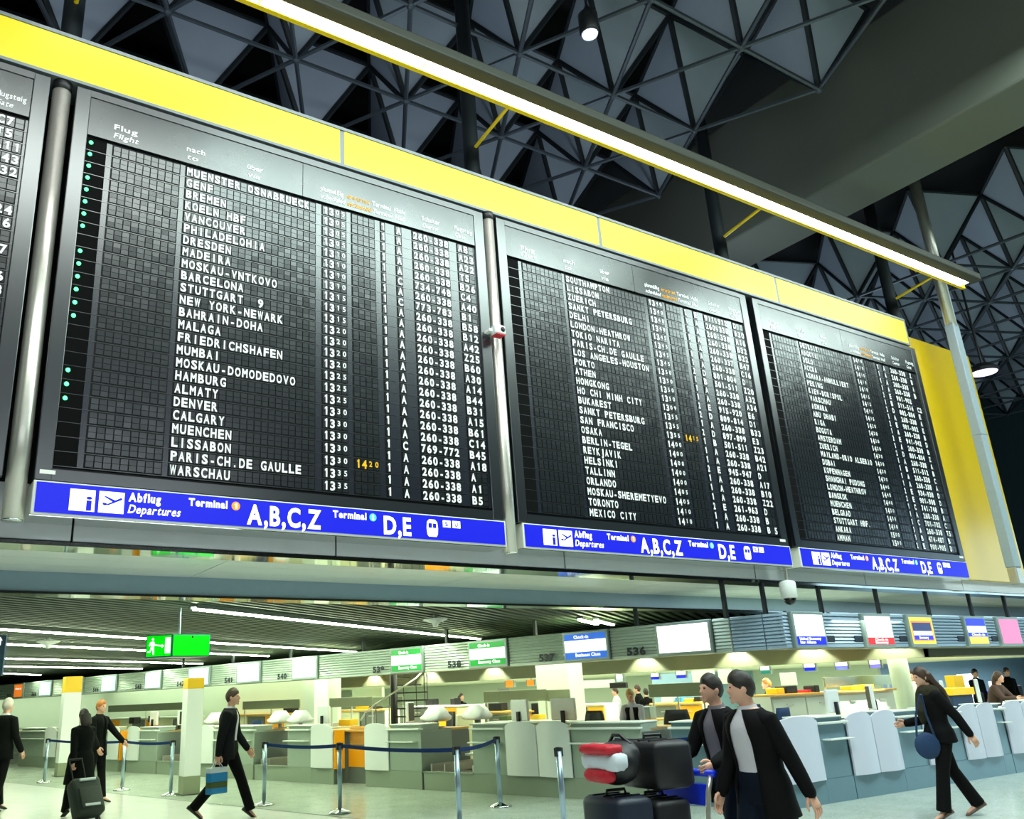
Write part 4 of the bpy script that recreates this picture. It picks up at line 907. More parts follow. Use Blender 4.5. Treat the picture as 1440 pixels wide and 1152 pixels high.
# white wall cabinets / boards far back
for i, (x0, x1, y0, y1, k, m, lb) in enumerate([(973, 1003, 943, 961, 7, 'wallpale', 'white cupboard hanging behind the shorter of the two men'), (803, 862, 957, 968, 9, 'wallpale', 'white wall panel above the blond agent'), (857, 880, 960, 968, 6.5, 'blackp', 'black wall board right of the agent'), (1010, 1027, 940, 962, 7.5, 'wallpale', 'white cupboard between the heads of the two men'),
        (362, 388, 960, 985, 7, 'wallteal', 'blue-teal wall panel behind the man carrying a bag'), (390, 411, 972, 986, 5.6, 'scr_white', 'lit notice board behind the screen of number 540'), (418, 425, 975, 1003, 6.5, 'orange', 'narrow orange door left of the pale pillar'), (495, 537, 968, 985, 6.0, 'wallpale', 'white cupboard left of the spiral staircase'),
        (700, 715, 968, 985, 8.5, 'counter_side', 'grey opening in the back wall under 538'), (1097, 1118, 946, 964, 7.5, 'wallpale', 'white cupboard right of the taller man'), (10, 28, 977, 1006, 5.5, 'blackp', 'dark shop opening at the far left under the band'), (226, 234, 966, 1010, 6.8, 'blackp', 'dark door left of the second yellow-headed column')]):
    mb = MB(); a, b, z0, z1 = pbox(mb, x0, y0, x1, y1, k, .12, .01)
    if 'door' in lb or 'opening' in lb: mb = MB(FRAME_L); mb.box((a, k, 0), (b, k + .06, min(z1, 1.95)))
    one(mb, 'wall_board' if 'board' in lb or 'panel' in lb else ('door_leaf' if 'door' in lb or 'opening' in lb else 'wall_cupboard'), M[m], lb, 'board' if 'board' in lb else 'panel' if 'panel' in lb else 'door' if 'door' in lb or 'opening' in lb else 'cupboard')
# long back-office desks with drawers
DK = [(916, 988, 988, 1018, 4.0, 'yellow-fronted desk behind the agent, right side'), (570, 680, 992, 1020, 5.0, 'long desk under numbers 538 and 539'), (470, 540, 998, 1022, 4.2, 'low desk left of the spiral staircase'), (802, 850, 990, 1018, 4.4, 'desk left of the agent'), (300, 425, 1004, 1030, 2.6, 'pale desk behind the man carrying a bag'), (150, 262, 1009, 1030, 2.2, 'pale desk behind the red-haired man'), (680, 752, 1000, 1025, 2.6, 'pale desk behind the two monitors'), (690, 800, 1014, 1030, .7, 'low desk right behind the counter with twin shields'), (878, 918, 1012, 1030, 1.1, 'low table right behind the agent')]
for i, (x0, x1, y0, y1, k, lb) in enumerate(DK):
    mb = MB(); a, b, z0, z1 = pbox(mb, x0, y0, x1, y1, k, .6)
    t = Th('office_desk', lb, 'desk', L((a + b) / 2, k + .3, 0), 'back-office desks')
    q = MB(FRAME_L); q.box((a, k - .05, z1 - .04), (b, k + .7, z1), bev=.008); q.build('desk_top', M['wood'] if i % 2 == 0 else M['ledge'], t)
    n = max(2, int((b - a) / .8)); w_ = (b - a) / n
    q = MB(FRAME_L); q.box((a, k + .05, 0), (b, k + .65, z1 - .04)); q.build('carcass', M['beige'], t)
    for j in range(n):
        q = MB(FRAME_L); q.box((a + w_ * j + .02, k + .02, .1), (a + w_ * (j + 1) - .02, k + .05, z1 - .08), bev=.006)
        dr = q.build('drawer_front', (M['orange'], M['beige'], M['counter_side'])[(j * 2 + i) % 3], t)
        q = MB(FRAME_L); q.box((a + w_ * (j + .4), k + .0, z1 - .2), (a + w_ * (j + .6), k + .02, z1 - .18)); sub(q, 'handle', M['steel'], t, dr)
t = Th('office_desk', 'long pale desk with white drawers behind the navy chairs', 'desk', (14.6, 10.7, 0), 'back-office desks')
a, b = atY(1088, 990, 10.4), atY(1262, 990, 10.4); zt = atY(1180, 972, 10.4).z
mb = MB(); mb.box((a.x, 10.35, zt - .04), (b.x, 11.0, zt), bev=.008); mb.build('desk_top', M['wood'], t)
mb = MB(); mb.box((a.x, 10.45, 0), (b.x, 10.95, zt - .04)); mb.build('carcass', M['ledge'], t)
for j in range(4):
    w_ = (b.x - a.x) / 4; q = MB(); q.box((a.x + w_ * j + .02, 10.42, .2), (a.x + w_ * (j + 1) - .02, 10.45, zt - .08), bev=.006); dr = q.build('drawer_front', M['ledge'], t)
    q = MB(); q.box((a.x + w_ * (j + .4), 10.4, zt - .2), (a.x + w_ * (j + .6), 10.42, zt - .18)); sub(q, 'handle', M['steel'], t, dr)
# computers on the counters
def monitor(s, k, z, w_, h_, label, back=True, yaw=0.0, cool=False):
    p = L(s, k, z); F = FRAME_L if not cool else FRC
    if not cool: F2 = Matrix.Translation(p) @ FRAME_L.to_3x3().to_4x4() @ Matrix.Rotation(yaw, 4, 'Z')
    else: p = Vector((s, k, z)); F2 = Matrix.Translation(p) @ Matrix.Rotation(yaw, 4, 'Z')
    t = Th('computer_monitor', label, 'monitor', p, 'flat monitors on the counters')
    mb = MB(F2); mb.box((-w_ / 2, -.03, .10), (w_ / 2, .03, .10 + h_), bev=.015); mb.build('case', M['pcwhite'] if back else M['blackp'], t)
    mb = MB(F2); mb.box((-w_ / 2 + .025, .03, .125), (w_ / 2 - .025, .034, .10 + h_ - .02)); mb.build('display', M['blackp'], t)
    mb = MB(F2); mb.box((-.035, -.075, .0), (.035, -.03, .26), bev=.008); mb.box((-.12, -.12, -.0), (.12, .1, .018), bev=.006); mb.build('stand', M['blackp'], t)
monitor(3.25, -1.30, 1.0, .46, .36, 'white-backed monitor on the left of the two above the twin shields', yaw=.25)
monitor(2.35, -1.25, 1.0, .46, .36, 'white-backed monitor on the right of the two above the twin shields', yaw=-.15)
monitor(8.65, -1.30, 1.0, .50, .36, 'white-backed monitor above the left shield of the orange-door counter', yaw=.2)
monitor(6.1, -1.2, 1.0, .40, .38, 'white monitor seen on edge above the right shield of the orange-door counter', yaw=1.1)
monitor(12.3, -1.25, 1.0, .5, .36, 'white-backed monitor left of the man carrying a bag', yaw=.1)
monitor(16.0, -1.2, 1.0, .45, .36, 'white-backed monitor above the far orange-door counter, left one', yaw=.1)
monitor(14.6, -1.2, 1.0, .4, .36, 'white monitor seen on edge above the far orange-door counter', yaw=1.0)
monitor(20.0, -1.2, 1.0, .5, .36, 'white-backed monitor above the counter behind the left white column', yaw=.1)
monitor(12.72, 8.5, 1.0, .42, .34, 'white-backed monitor with a grey stand above the shields left of the woman', yaw=.2, cool=True)
monitor(13.75, 8.5, 1.0, .42, .38, 'pale monitor seen from its side, just left of the woman', yaw=.7, cool=True)
monitor(15.75, 8.4, 1.0, .30, .40, 'tilted white panel monitor just right of the woman', yaw=.5, cool=True)
monitor(16.9, 8.4, 1.0, .30, .40, 'tilted white panel monitor near the right edge', yaw=.5, cool=True)
def hood(s, k, z, label):                     # rounded white label printer
    p = L(s, k, z); F2 = Matrix.Translation(p) @ FRAME_L.to_3x3().to_4x4()
    t = Th('label_printer', label, 'printer', p, 'rounded white printers behind the counters')
    mb = MB(F2); R = []
    for i, (x, h0, h1) in enumerate(((-.24, .04, .14), (-.2, .02, .2), (-.08, .0, .28), (.08, .0, .28), (.2, .02, .2), (.24, .04, .14))): R.append([(x, -.18, h0), (x, -.2, h0 + .05), (x, -.08, h1), (x, .12, h1), (x, .2, h0 + .05), (x, .18, h0)])
    mb.rings(R); mb.build('hood', M['pcwhite'], t, True)
    if s == 4.9:
        mb = MB(F2); mb.box((-.05, -.02, -1.105), (.05, .06, .02)); mb.build('floor_stand', M['grey'], t)
    mb = MB(F2); mb.box((-.03, -.02, -.09), (.03, .04, .04)); mb.box((-.12, -.1, -.10), (.12, .12, -.085)); mb.build('stand', M['grey'], t)
for s, k, z, lb in ((5.35, -1.25, 1.105, 'rounded white printer right of the dark chair back, above the conveyor'), (4.9, -.55, 1.105, 'rounded white printer just right of the first one above the conveyor'), (10.35, -1.2, 1.105, 'rounded white printer right of the man carrying a bag, left one'), (9.6, -1.2, 1.105, 'rounded white printer right of the man carrying a bag, right one'), (13.0, -1.2, 1.105, 'rounded white printer beside the second yellow-headed column'), (19.0, -1.2, 1.105, 'rounded white printer left of the white column behind the woman in black')):
    hood(s, k, z, lb)
for px, k, lb in ((612, .5, 'narrow beige service post behind the printers under 538'),):
    mb = MB(); a, b, z0, z1 = pbox(mb, 631, 1006, 645, 1040, .3, .5); q = MB(FRAME_L); q.box((a, .3, 0), (b, .8, z1), bev=.01); one(q, 'service_cabinet', M['beige'], lb, 'cabinet')
# office chairs
def chair(p, yaw, m, label, seat=.48, group='office chairs'):
    F = Matrix.Translation(p) @ Matrix.Rotation(yaw, 4, 'Z')
    t = Th('office_chair', label, 'chair', p, group)
    mb = MB(F); mb.box((-.24, -.23, seat - .05), (.24, .23, seat + .03), bev=.035); mb.build('seat', m, t, True)
    mb = MB(F); R = []
    for i in range(7):
        u = i / 6; z = seat + .12 + u * .52; h = .23 * (1 - .25 * u ** 3); y = .22 + .05 * u
        R.append([(-h, y - .03, z), (-h * .5, y + .02, z), (h * .5, y + .02, z), (h, y - .03, z), (h, y + .02, z), (h * .5, y + .06, z), (-h * .5, y + .06, z), (-h, y + .02, z)])
    mb.rings(R); mb.build('backrest', m, t, True)
    mb = MB(F); mb.box((-.03, .2, seat - .04), (.03, .27, seat + .2)); mb.build('back_bracket', M['blackp'], t)
    mb = MB(F); mb.lathe((0, 0, 0), [(.03, .09), (.03, seat - .05)], 10); mb.build('gas_column', M['steel'], t)
    for i in range(5):
        an = 2 * PI * i / 5; mb = MB(F); mb.tube([(0, 0, .1), (.26 * math.cos(an), .26 * math.sin(an), .07)], .02, 6); mb.ellip((.27 * math.cos(an), .27 * math.sin(an), .03), (.03, .03, .03), 8, 6); mb.build('base_arm', M['blackp'], t)
    for sx in (-1, 1):
        mb = MB(F); mb.tube([(sx * .25, .1, seat - .02), (sx * .29, .08, seat + .2), (sx * .29, -.12, seat + .21)], .018, 6); mb.build('armrest', M['blackp'], t)
az = math.atan2(D1.y, D1.x)
chair(L(.75, -.42, 0), az + .7, M['chairblack'], 'black curved office chair right of the agent, near the corner', .58)
chair(L(5.95, -.5, 0), az + PI - .5, M['chairblack'], 'dark office chair back left of the rounded printers', .62)
chair(L(3.1, .6, 0), az + PI, M['chairblack'], 'black office chair between the two white-backed monitors', .55)
chair(Vector((12.1, 9.25, 0)), PI + .2, M['chairblue'], 'navy office chair behind the right counter, the left one', .56)
chair(Vector((12.85, 9.7, 0)), .4, M['chairblue'], 'navy office chair behind the right counter, the right one', .6)
chair(L(13.35, .6, 0), az, M['chairblue'], 'navy office chair beside the second yellow-headed column', .5)
chair(L(4.0, 4.9, 0), az + .2, M['chairblack'], 'black office chair far behind the agent', .55)
# spiral staircase
c = L(7.6, 1.2, 0)
cp = atL(554, 980, 1.6); c = Vector((cp.x, cp.y, 0))
t = Th('spiral_staircase', 'black spiral staircase with curved handrail behind the counters', 'staircase', c)
mb = MB(); mb.lathe(c, [(.09, 0), (.09, 2.56)], 14); mb.build('newel', M['blackp'], t, True)
n = 13; top = []
for i in range(n):
    a0 = 2.6 + i * .42; z = .18 + i * .185
    mb = MB(); P = [c + Vector((r * math.cos(a), r * math.sin(a), z)) for r, a in ((.08, a0), (.85, a0 - .03), (.85, a0 + .42), (.08, a0 + .3))]
    mb.prism(P, (0, 0, 0), (0, 0, .035)); mb.build('tread', M['blackp'], t)
    q = c + Vector((.84 * math.cos(a0 + .2), .84 * math.sin(a0 + .2), z)); top.append(q + Vector((0, 0, .9)))
    mb = MB(); mb.tube([q, q + Vector((0, 0, min(.9, 2.54 - z)))], .010, 6); mb.build('baluster', M['blackp'], t)
mb = MB(); mb.tube([p for p in top if p.z < 2.55], .022, 8); mb.build('handrail', M['steel'], t, True)
# small office clutter: boxes, screens, papers
zdesk = atY(1180, 972, 10.4).z
CL = [(930, 946, 980, 990, 4.2, 'paper', 'cream printer on the yellow-fronted desk'), (949, 958, 981, 989, 4.2, 'bagblue', 'blue tray on the yellow-fronted desk'), (960, 972, 983, 992, 4.3, 'colyellow', 'yellow box on the yellow-fronted desk'), (976, 985, 980, 992, 4.4, 'blackp', 'black screen at the end of the yellow-fronted desk'),
      (881, 892, 996, 1012, 1.2, 'beige', 'beige bag behind the agent'), (892, 914, 994, 1012, 1.2, 'scr_frame', 'grey-blue bag behind the agent'), (1105, 1121, 965, 973, -1, 'blackp', 'black framed screen on the long pale desk, left one'), (1145, 1152, 964, 973, -1, 'blackp', 'black framed screen on the long pale desk, right one'),
      (1092, 1103, 968, 973, -1, 'colyellow', 'yellow box on the long pale desk'), (1215, 1229, 963, 973, -1, 'orange', 'orange box at the right end of the long pale desk'), (1197, 1212, 965, 973, -1, 'colyellow', 'yellow folder stack on the long pale desk'), (1136, 1141, 970, 973, -1, 'bagred', 'small red object on the long pale desk'),
      (682, 705, 989, 1000, 2.6, 'blackp', 'wide black monitor on the pale desk under 538'), (747, 757, 989, 1008, 2.6, 'blackp', 'tall black case between the two white-backed monitors'), (701, 713, 1007, 1015, 1.0, 'baggreen', 'olive box left of the white-backed monitors'), (748, 758, 1005, 1012, 1.0, 'colyellow', 'yellow box between the white-backed monitors'),
      (598, 609, 983, 992, 5.1, 'blackp', 'black monitor under number 538 left of the headset agent'), (633, 640, 982, 992, 5.1, 'blackp', 'small black monitor left of the headset agent'), (519, 530, 989, 998, 4.4, 'blackp', 'black case left of the spiral staircase'), (500, 518, 993, 998, 4.4, 'colyellow', 'yellow folders left of the spiral staircase'),
      (476, 492, 1012, 1021, -.95, 'colyellow', 'yellow box above the orange door'), (467, 475, 1016, 1021, -.95, 'paper', 'white paper stack above the orange door'), (398, 411, 995, 1006, 2.7, 'chairblack', 'black bag behind the rounded printers'), (208, 214, 1007, 1016, .8, 'chairblue', 'navy box behind the far printers'), (181, 188, 1009, 1018, .8, 'blackp', 'black box on the far orange-door counter')]
for x0, x1, y0, y1, k, m, lb in CL:
    mb = MB()
    if k < 0 and k == -1:
        p, q = atY(x0, y0, 10.5), atY(x1, y0, 10.5); mb.box((p.x, 10.5, zdesk), (q.x, 10.75, p.z), bev=.015)
    else: pbox(mb, x0, y0, x1, y1, k, .25, .015)
    nm = lb.split(' ')
    kind = next(w_ for w_ in ('printer', 'tray', 'bag', 'screen', 'monitor', 'case', 'folder', 'folders', 'stack', 'box', 'object') if w_ in nm)
    kind = {'folders': 'folder', 'stack': 'paper_stack', 'object': 'stapler', 'case': 'computer_case', 'screen': 'desk_screen', 'monitor': 'desk_monitor', 'bag': 'bag'}.get(kind, kind)
    one(mb, kind, M[m], lb, kind.replace('_', ' '))
# ------------------------------------------------------------ queue posts and belts
def post(p, label, cut=None):
    t = Th('queue_post', label, 'queue post', (p.x, p.y, 0), 'queue barrier posts')
    mb = MB(); mb.lathe((p.x, p.y, 0), [(.165, .0), (.17, .012), (.15, .03), (.06, .055), (.036, .07)], 24); mb.build('base', M['chrome'], t, True)
    mb = MB(); mb.lathe((p.x, p.y, 0), [(.034, .06), (.034, .93)], 16); mb.build('pole', M['post'], t, True)
    mb = MB(); mb.lathe((p.x, p.y, 0), [(.036, .93), (.038, .965), (.03, .972)], 16); mb.box((p.x - .05, p.y - .02, .87), (p.x - .03, p.y + .02, .965)); mb.box((p.x + .03, p.y - .02, .87), (p.x + .05, p.y + .02, .965)); mb.build('belt_head', M['blackp'], t)
    return Vector((p.x, p.y, 0))
PS = [atZ(62, 1101, 0), atZ(171, 1112, 0), atZ(239.5, 1119, 0), atZ(371, 1133, 0), atZ(478, 1144, 0), Vector((6.37, 9.57, 0)), atZ(704, 1135, 0), Vector((6.8, 8.1, 0)), atZ(1033, 1141, 0)]
PL = ['leftmost queue post, by the left white column', 'queue post under the far orange-door counter, second from the left', 'queue post just left of the second yellow-headed column', 'queue post just right of the man carrying a bag', 'queue post in front of the orange door of the nearer counter', 'queue post whose belts turn back towards the twin shields, its base out of frame', 'queue post in front of the counter with twin shields, base in view', 'beltless queue post just left of the luggage cart', 'queue post behind the legs of the two men']
PT = [post(p, l) for p, l in zip(PS, PL)]
def belt(a, b, label, sag=.03):
    d = (b - a).normalized(); R = []; a = a + d * .05; b = b - d * .05; nn = Vector((-d.y, d.x, 0)) * .003
    for i in range(9):
        u = i / 8; p = a + (b - a) * u; z = .925 - sag * 4 * u * (1 - u)
        R.append([Vector((p.x, p.y, z - .025)) - nn, Vector((p.x, p.y, z + .025)) - nn, Vector((p.x, p.y, z + .025)) + nn, Vector((p.x, p.y, z - .025)) + nn])
    mb = MB(); mb.rings(R); one(mb, 'queue_belt', M['belt'], label, 'queue belt', 'navy queue belts')
for i, j, lb in ((0, 1, 'navy belt behind the woman in the black coat'), (1, 2, 'navy belt left of the second yellow-headed column'), (3, 4, 'navy belt right of the man carrying a bag'), (4, 5, 'navy belt in front of the orange-door counter and conveyor'), (5, 6, 'short navy belt rising towards the twin shields')):
    belt(PT[i], PT[j], lb)
belt(PT[8], PT[8] + Vector((-1.25, .85, 0)), 'navy belt behind the luggage cart')
# ------------------------------------------------------------ people
def remesh(mb, voxel, smooth=2, M_=None):
    me = bpy.data.meshes.new('tmp'); me.from_pydata(mb.v, [], mb.f); me.validate()
    bm = bmesh.new(); bm.from_mesh(me); bmesh.ops.recalc_face_normals(bm, faces=bm.faces[:]); bm.to_mesh(me); bm.free()
    o = bpy.data.objects.new('tmp', me); COL.objects.link(o)
    r = o.modifiers.new('r', 'REMESH'); r.mode = 'VOXEL'; r.voxel_size = voxel
    sm = o.modifiers.new('s', 'SMOOTH'); sm.factor = .5; sm.iterations = smooth
    dg = bpy.context.evaluated_depsgraph_get(); ev = o.evaluated_get(dg); m2 = ev.to_mesh()
    q = MB(); q.v = [v.co.copy() for v in m2.vertices]; q.f = [list(p.vertices) for p in m2.polygons]; q.m = [0] * len(q.f)
    ev.to_mesh_clear(); bpy.data.objects.remove(o); bpy.data.meshes.remove(me)
    return q
def ell_ring(c, ax, ay, w_, d, n=24, a0=0.0):     # a0: half-opening angle at the front (+ay)
    R = []
    for i in range(n if a0 == 0 else n + 1):
        a = a0 + (2 * PI - 2 * a0) * i / n if a0 else 2 * PI * i / n
        R.append(c + ax * (w_ * math.sin(a)) + ay * (d * math.cos(a)))
    return R
def person(name, label, loc, heading, h, pose, wear, vox=.014, group=None):
    """local frame: x to the person's right, y forwards, z up; built for 1.75 m and scaled"""
    k = h / 1.75; g = lambda n, d=0: pose.get(n, d); rad = math.radians
    W = Matrix.Translation(loc) @ Matrix.Rotation(heading, 4, 'Z') @ Matrix.Scale(k, 4)
    X = Vector((1, 0, 0)); Y = Vector((0, 1, 0)); Z = Vector((0, 0, 1))
    thigh, shank = .44, .42
    legs = {}
    for sd_, sx in (('L', -1), ('R', 1)):
        th, kn = rad(g('thigh' + sd_)), rad(g('knee' + sd_)); ph = th - kn
        a = Vector((sx * .09, 0, 0)); b = a + Vector((sx * .01, math.sin(th), -math.cos(th))) * thigh; c = b + Vector((-sx * .005, math.sin(ph), -math.cos(ph))) * shank
        fp = ph * .85 if ph < 0 else ph * .5
        ft = lambda y, z: c + Vector((0, y * math.cos(fp) - z * math.sin(fp), y * math.sin(fp) + z * math.cos(fp)))
        legs[sd_] = (a, b, c, ft)
    low = min(min(l[3](-.06, -.085).z, l[3](.19, -.085).z) for l in legs.values())
    hz = g('hip', None)
    if hz is None: hz = -low
    O = Vector((0, 0, hz))
    le = rad(g('lean')); up = Vector((0, math.sin(le), math.cos(le))); fw = Vector((0, math.cos(le), -math.sin(le)))
    tw = rad(g('twist')); rx = X * math.cos(tw) + fw * math.sin(tw) * 1.0; ry = fw * math.cos(tw) - X * math.sin(tw)
    T = lambda d: O + up * d
    wf = g('girth', 1.0)
    TR = [(-.08, .155, .11), (.03, .168, .118), (.14, .142, .105), (.28, .158, .115), (.40, .178, .12), (.455, .178, .105), (.49, .135, .088), (.525, .082, .068), (.55, .06, .058)]
    if g('female'): TR = [(-.08, .165, .115), (.03, .172, .12), (.15, .125, .095), (.28, .145, .115), (.38, .155, .12), (.445, .152, .095), (.48, .115, .08), (.515, .07, .06), (.54, .052, .05)]
    body = MB()
    body.rings([ell_ring(T(d), rx if d > .2 else X, ry if d > .2 else fw, a * wf, b * wf, 20) for d, a, b in TR])
    for sd_ in 'LR':
        a, b, c, ft = legs[sd_]
        body.tube([O + a + Vector((0, 0, .02)), O + a.lerp(b, .5), O + b, O + b.lerp(c, .35), O + c], [.09 * wf, .075 * wf, .058, .058, .04], 14, round_end=True)
        body.tube([O + ft(-.03, -.045), O + ft(.06, -.05), O + ft(.16, -.06)], [.036, .038, .026], 10, round_end=True)
    shw = .178 if not g('female') else .155
    arms = {}
    for sd_, sx in (('L', -1), ('R', 1)):
        sh = T(.445) + rx * (sx * shw)
        sw, ab, el, inn = rad(g('arm' + sd_)), rad(g('abd' + sd_, 8)), rad(g('elbow' + sd_, 12)), rad(g('in' + sd_, 0))
        d1 = Vector((sx * math.sin(ab), math.sin(sw) * math.cos(ab), -math.cos(sw) * math.cos(ab)))
        a2 = sw + el
        d2 = Vector((sx * math.sin(ab) * .6, math.sin(a2), -math.cos(a2))); d2 = (d2 + Vector((-sx, 0, 0)) * math.sin(inn)).normalized()
        e = sh + d1 * .285; wr = e + d2 * .245
        arms[sd_] = (sh, e, wr, d2)
        body.tube([sh, sh.lerp(e, .5), e, e.lerp(wr, .4), wr], [.054, .046, .038, .038, .027], 12, round_end=True)
    nk = T(.50); yaw, pit = rad(g('yaw')), rad(g('pitch'))
    hy = Vector((-math.sin(yaw), math.cos(yaw) * math.cos(pit), math.sin(pit))); hy.normalize()
    hx = hy.cross(Z).normalized(); hzv = hx.cross(hy).normalized()
    hc = T(.50) + up * .085 + fw * .022 + hzv * .10
    body.tube([T(.47), nk + up * .02, hc - hzv * .05 - hy * .012], [.062, .054, .052], 14)
    def hd(dx, dy, dz):                              # skull surface point from unit direction
        jaw = max(0, -dz); fx_ = .074 * (1 - .30 * jaw ** 1.6); fy = .094
        y = dy * fy + (.012 * jaw if dy > 0 else .018 * jaw)
        return hc + hx * (dx * fx_) + hy * y + hzv * (dz * .118)
    R = []
    for i in range(15):
        t_ = -PI / 2 + PI * (i + (.15 if i == 0 else -.15 if i == 14 else 0)) / 14
        R.append([hd(math.cos(t_) * math.sin(2 * PI * j / 20), math.cos(t_) * math.cos(2 * PI * j / 20), math.sin(t_)) for j in range(20)])
    body.rings(R)
    Hm = Matrix((hx, hy, hzv)).transposed()
    F = lambda a, b, c: hc + hx * a + hy * b + hzv * c
    body.tube([F(0, .086, .018), F(0, .106, -.018), F(0, .090, -.034)], [.009, .014, .012], 8, round_end=True)     # nose
    for s_ in (-1, 1):
        body.ellip(F(s_ * .074, -.006, -.004), (.010, .022, .032), 10, 8, X=Hm)                                      # ears
        body.ellip(F(s_ * .030, .080, .028), (.024, .012, .008), 8, 6, X=Hm)                                         # brows
    body.ellip(F(0, .086, -.062), (.024, .012, .011), 8, 6, X=Hm)                                                 # mouth
    body.ellip(F(0, .082, -.093), (.024, .018, .018), 8, 6, X=Hm)                                                 # chin
    bm_ = remesh(body, vox * .85, 2)
    # hands: palm, five fingers
    for sd_, sx in (('L', -1), ('R', 1)):
        sh, e, wr, f = arms[sd_]
        wv = (Y - f * Y.dot(f)); wv = (Z - f * Z.dot(f)) if wv.length < .5 else wv; wv.normalize()
        n_ = f.cross(wv); n_ = n_ if n_.dot(Vector((-sx, 0, -.2))) > 0 else -n_
        P = lambda a, b, c: wr + f * a + wv * b + n_ * c
        hm = MB(); R = []
        for a, w_, d in ((-.03, .024, .020), (.0, .027, .019), (.03, .038, .018), (.07, .042, .016), (.092, .040, .012)):
            R.append([P(a, w_ * math.cos(2 * PI * j / 12), d * math.sin(2 * PI * j / 12)) for j in range(12)])
        hm.rings(R)
        cu = rad(g('curl' + sd_, 25))
        for j, (b, ln) in enumerate(((.030, .070), (.010, .078), (-.011, .072), (-.030, .056))):
            q = P(.086, b, .0); pts = [q - f * .012]; a_ = cu * .35
            for sg in (.45, .32, .23):
                pts.append(pts[-1] + (f * math.cos(a_) + n_ * math.sin(a_)) * (ln * sg + (.012 if sg == .45 else 0))); a_ += cu
            hm.tube(pts, [.0095, .009, .008, .0068], 8, round_end=True)
        a_ = cu * .5
        hm.tube([P(.012, .026, .006), P(.04, .052, .012), P(.065, .060, .022), P(.088, .056, .03)], [.013, .0115, .010, .008], 8, round_end=True)
        m = len(bm_.v); bm_.v += hm.v; bm_.f += [[i + m for i in fc] for fc in hm.f]; bm_.m += hm.m
    for s_ in (-1, 1):
        m = len(bm_.v); q = MB(); q.ellip(F(s_ * .030, .082, .012), (.0125, .009, .0075), 10, 6, X=Hm); bm_.v += q.v; bm_.f += [[i + m for i in fc] for fc in q.f]; bm_.m += [1] * len(q.f)
    m = len(bm_.v); q = MB(); q.ellip(F(0, .0945, -.062), (.021, .006, .006), 10, 6, X=Hm); bm_.v += q.v; bm_.f += [[i + m for i in fc] for fc in q.f]; bm_.m += [2] * len(q.f)
    t = Th(name, label, 'person', loc, group)
    def fin(mb, nm, mt, part=None, smooth=True):
        mb.v = [W @ v for v in mb.v]
        o = mb.build(nm, mt, t, smooth)
        if part: o.parent = part
        return o
    bo = fin(bm_, 'body', [wear.get('skin', M['skin']), M['eye'], M['lips']])
    # hair cap
    if wear.get('hair'):
        hm = MB(); n = 28; R = []
        long_ = wear.get('long', 0)
        for i in range(9):
            ring = []
            for j in range(n):
                ph = 2 * PI * j / n; fr = math.cos(ph)                            # 1 at the front
                lim = .50 if fr > .6 else (-.05 if fr > -.2 else -.62)
                lim = .40 * max(0, fr) ** 1.4 + (-.66) * max(0, -fr) ** .6 + (-.16) * (1 - abs(fr))
                if long_: lim -= .25 * (1 - max(0, fr))
                t0 = math.asin(max(-.95, min(.95, lim))); t_ = t0 + (PI / 2 - .03 - t0) * i / 8
                d = (math.cos(t_) * math.sin(ph), math.cos(t_) * math.cos(ph), math.sin(t_))
                p = hd(*d); ex = 1.05 + (.08 + .05 * max(0, d[2]) * (.5 + .5 * fr)) * min(1, i / 2) + .022 * math.sin(ph * 5 + i * 1.7)
                ring.append(hc + (p - hc) * ex)
            R.append(ring)
        inner = [[hc + (p - hc) * .93 for p in R[0]]]
        hm.rings([*inner, *R])
        if long_:
            for j in range(13):
                a = -.95 + 1.9 * j / 12; c = math.cos(a); s_ = math.sin(a)
                p0 = F(s_ * .078, -.03 - .06 * c * .9, .02); ln = long_ * (1 + .08 * math.sin(j * 2.3))
                sway = fw * g('sway', 0)
                hm.tube([p0, F(s_ * .086, -.05 - .055 * c, -.07), F(s_ * .085, -.055 - .05 * c, -.07) - Z * (ln * .5) - hy * .01 + sway * .5, F(s_ * .072, -.055 - .045 * c, -.07) - Z * ln + sway], [.032, .038, .036, .014], 7, round_end=True)
        if wear.get('bun'): hm.ellip(F(0, -.105, .04), (.045, .04, .04), 12, 8)
        if wear.get('ponytail'): hm.tube([F(0, -.09, .03), F(0, -.13, .01), F(0, -.14, -.07), F(0, -.12, -.13)], [.025, .032, .026, .01], 8, round_end=True)
        fin(remesh(hm, .009, 2), 'hair', wear['hair'])
    # trousers
    if wear.get('trousers'):
        q = MB(); fl = wear.get('flare', 0)
        q.rings([ell_ring(T(d), X, fw, a * wf + .016, b * wf + .018, 22) for d, a, b in ((-.10, .15, .11), (-.04, .166, .115), (.03, .17, .12), (.11, .15, .11))])
        for sd_ in 'LR':
            a, b, c, ft = legs[sd_]
            q.tube([O + a + Vector((0, 0, .0)), O + a.lerp(b, .25), O + a.lerp(b, .6), O + b, O + b.lerp(c, .4), O + b.lerp(c, .8), O + c + (c - b).normalized() * .035], [.102 * wf, .100 * wf, .088 * wf, .075, .074 + fl * .3, .070 + fl * .8, .072 + fl], 18)
        fin(remesh(q, vox, 3), 'trousers', wear['trousers'])
    # shoes
    if wear.get('shoes'):
        for sd_ in 'LR':
            a, b, c, ft = legs[sd_]; q = MB(); R = []
            for y, w_, z1 in ((-.085, .022, .05), (-.07, .034, .075), (-.02, .038, .085), (.05, .043, .06), (.12, .046, .045), (.18, .036, .032), (.215, .014, .018)):
                ring = []
                for j in range(14):
                    an = 2 * PI * j / 14; ring.append(O + ft(y, -.088 + z1 / 2 + math.sin(an) * z1 / 2) + X * (w_ * math.cos(an)))
                R.append(ring)
            q.rings(R); fin(q, 'shoe', wear['shoes'])
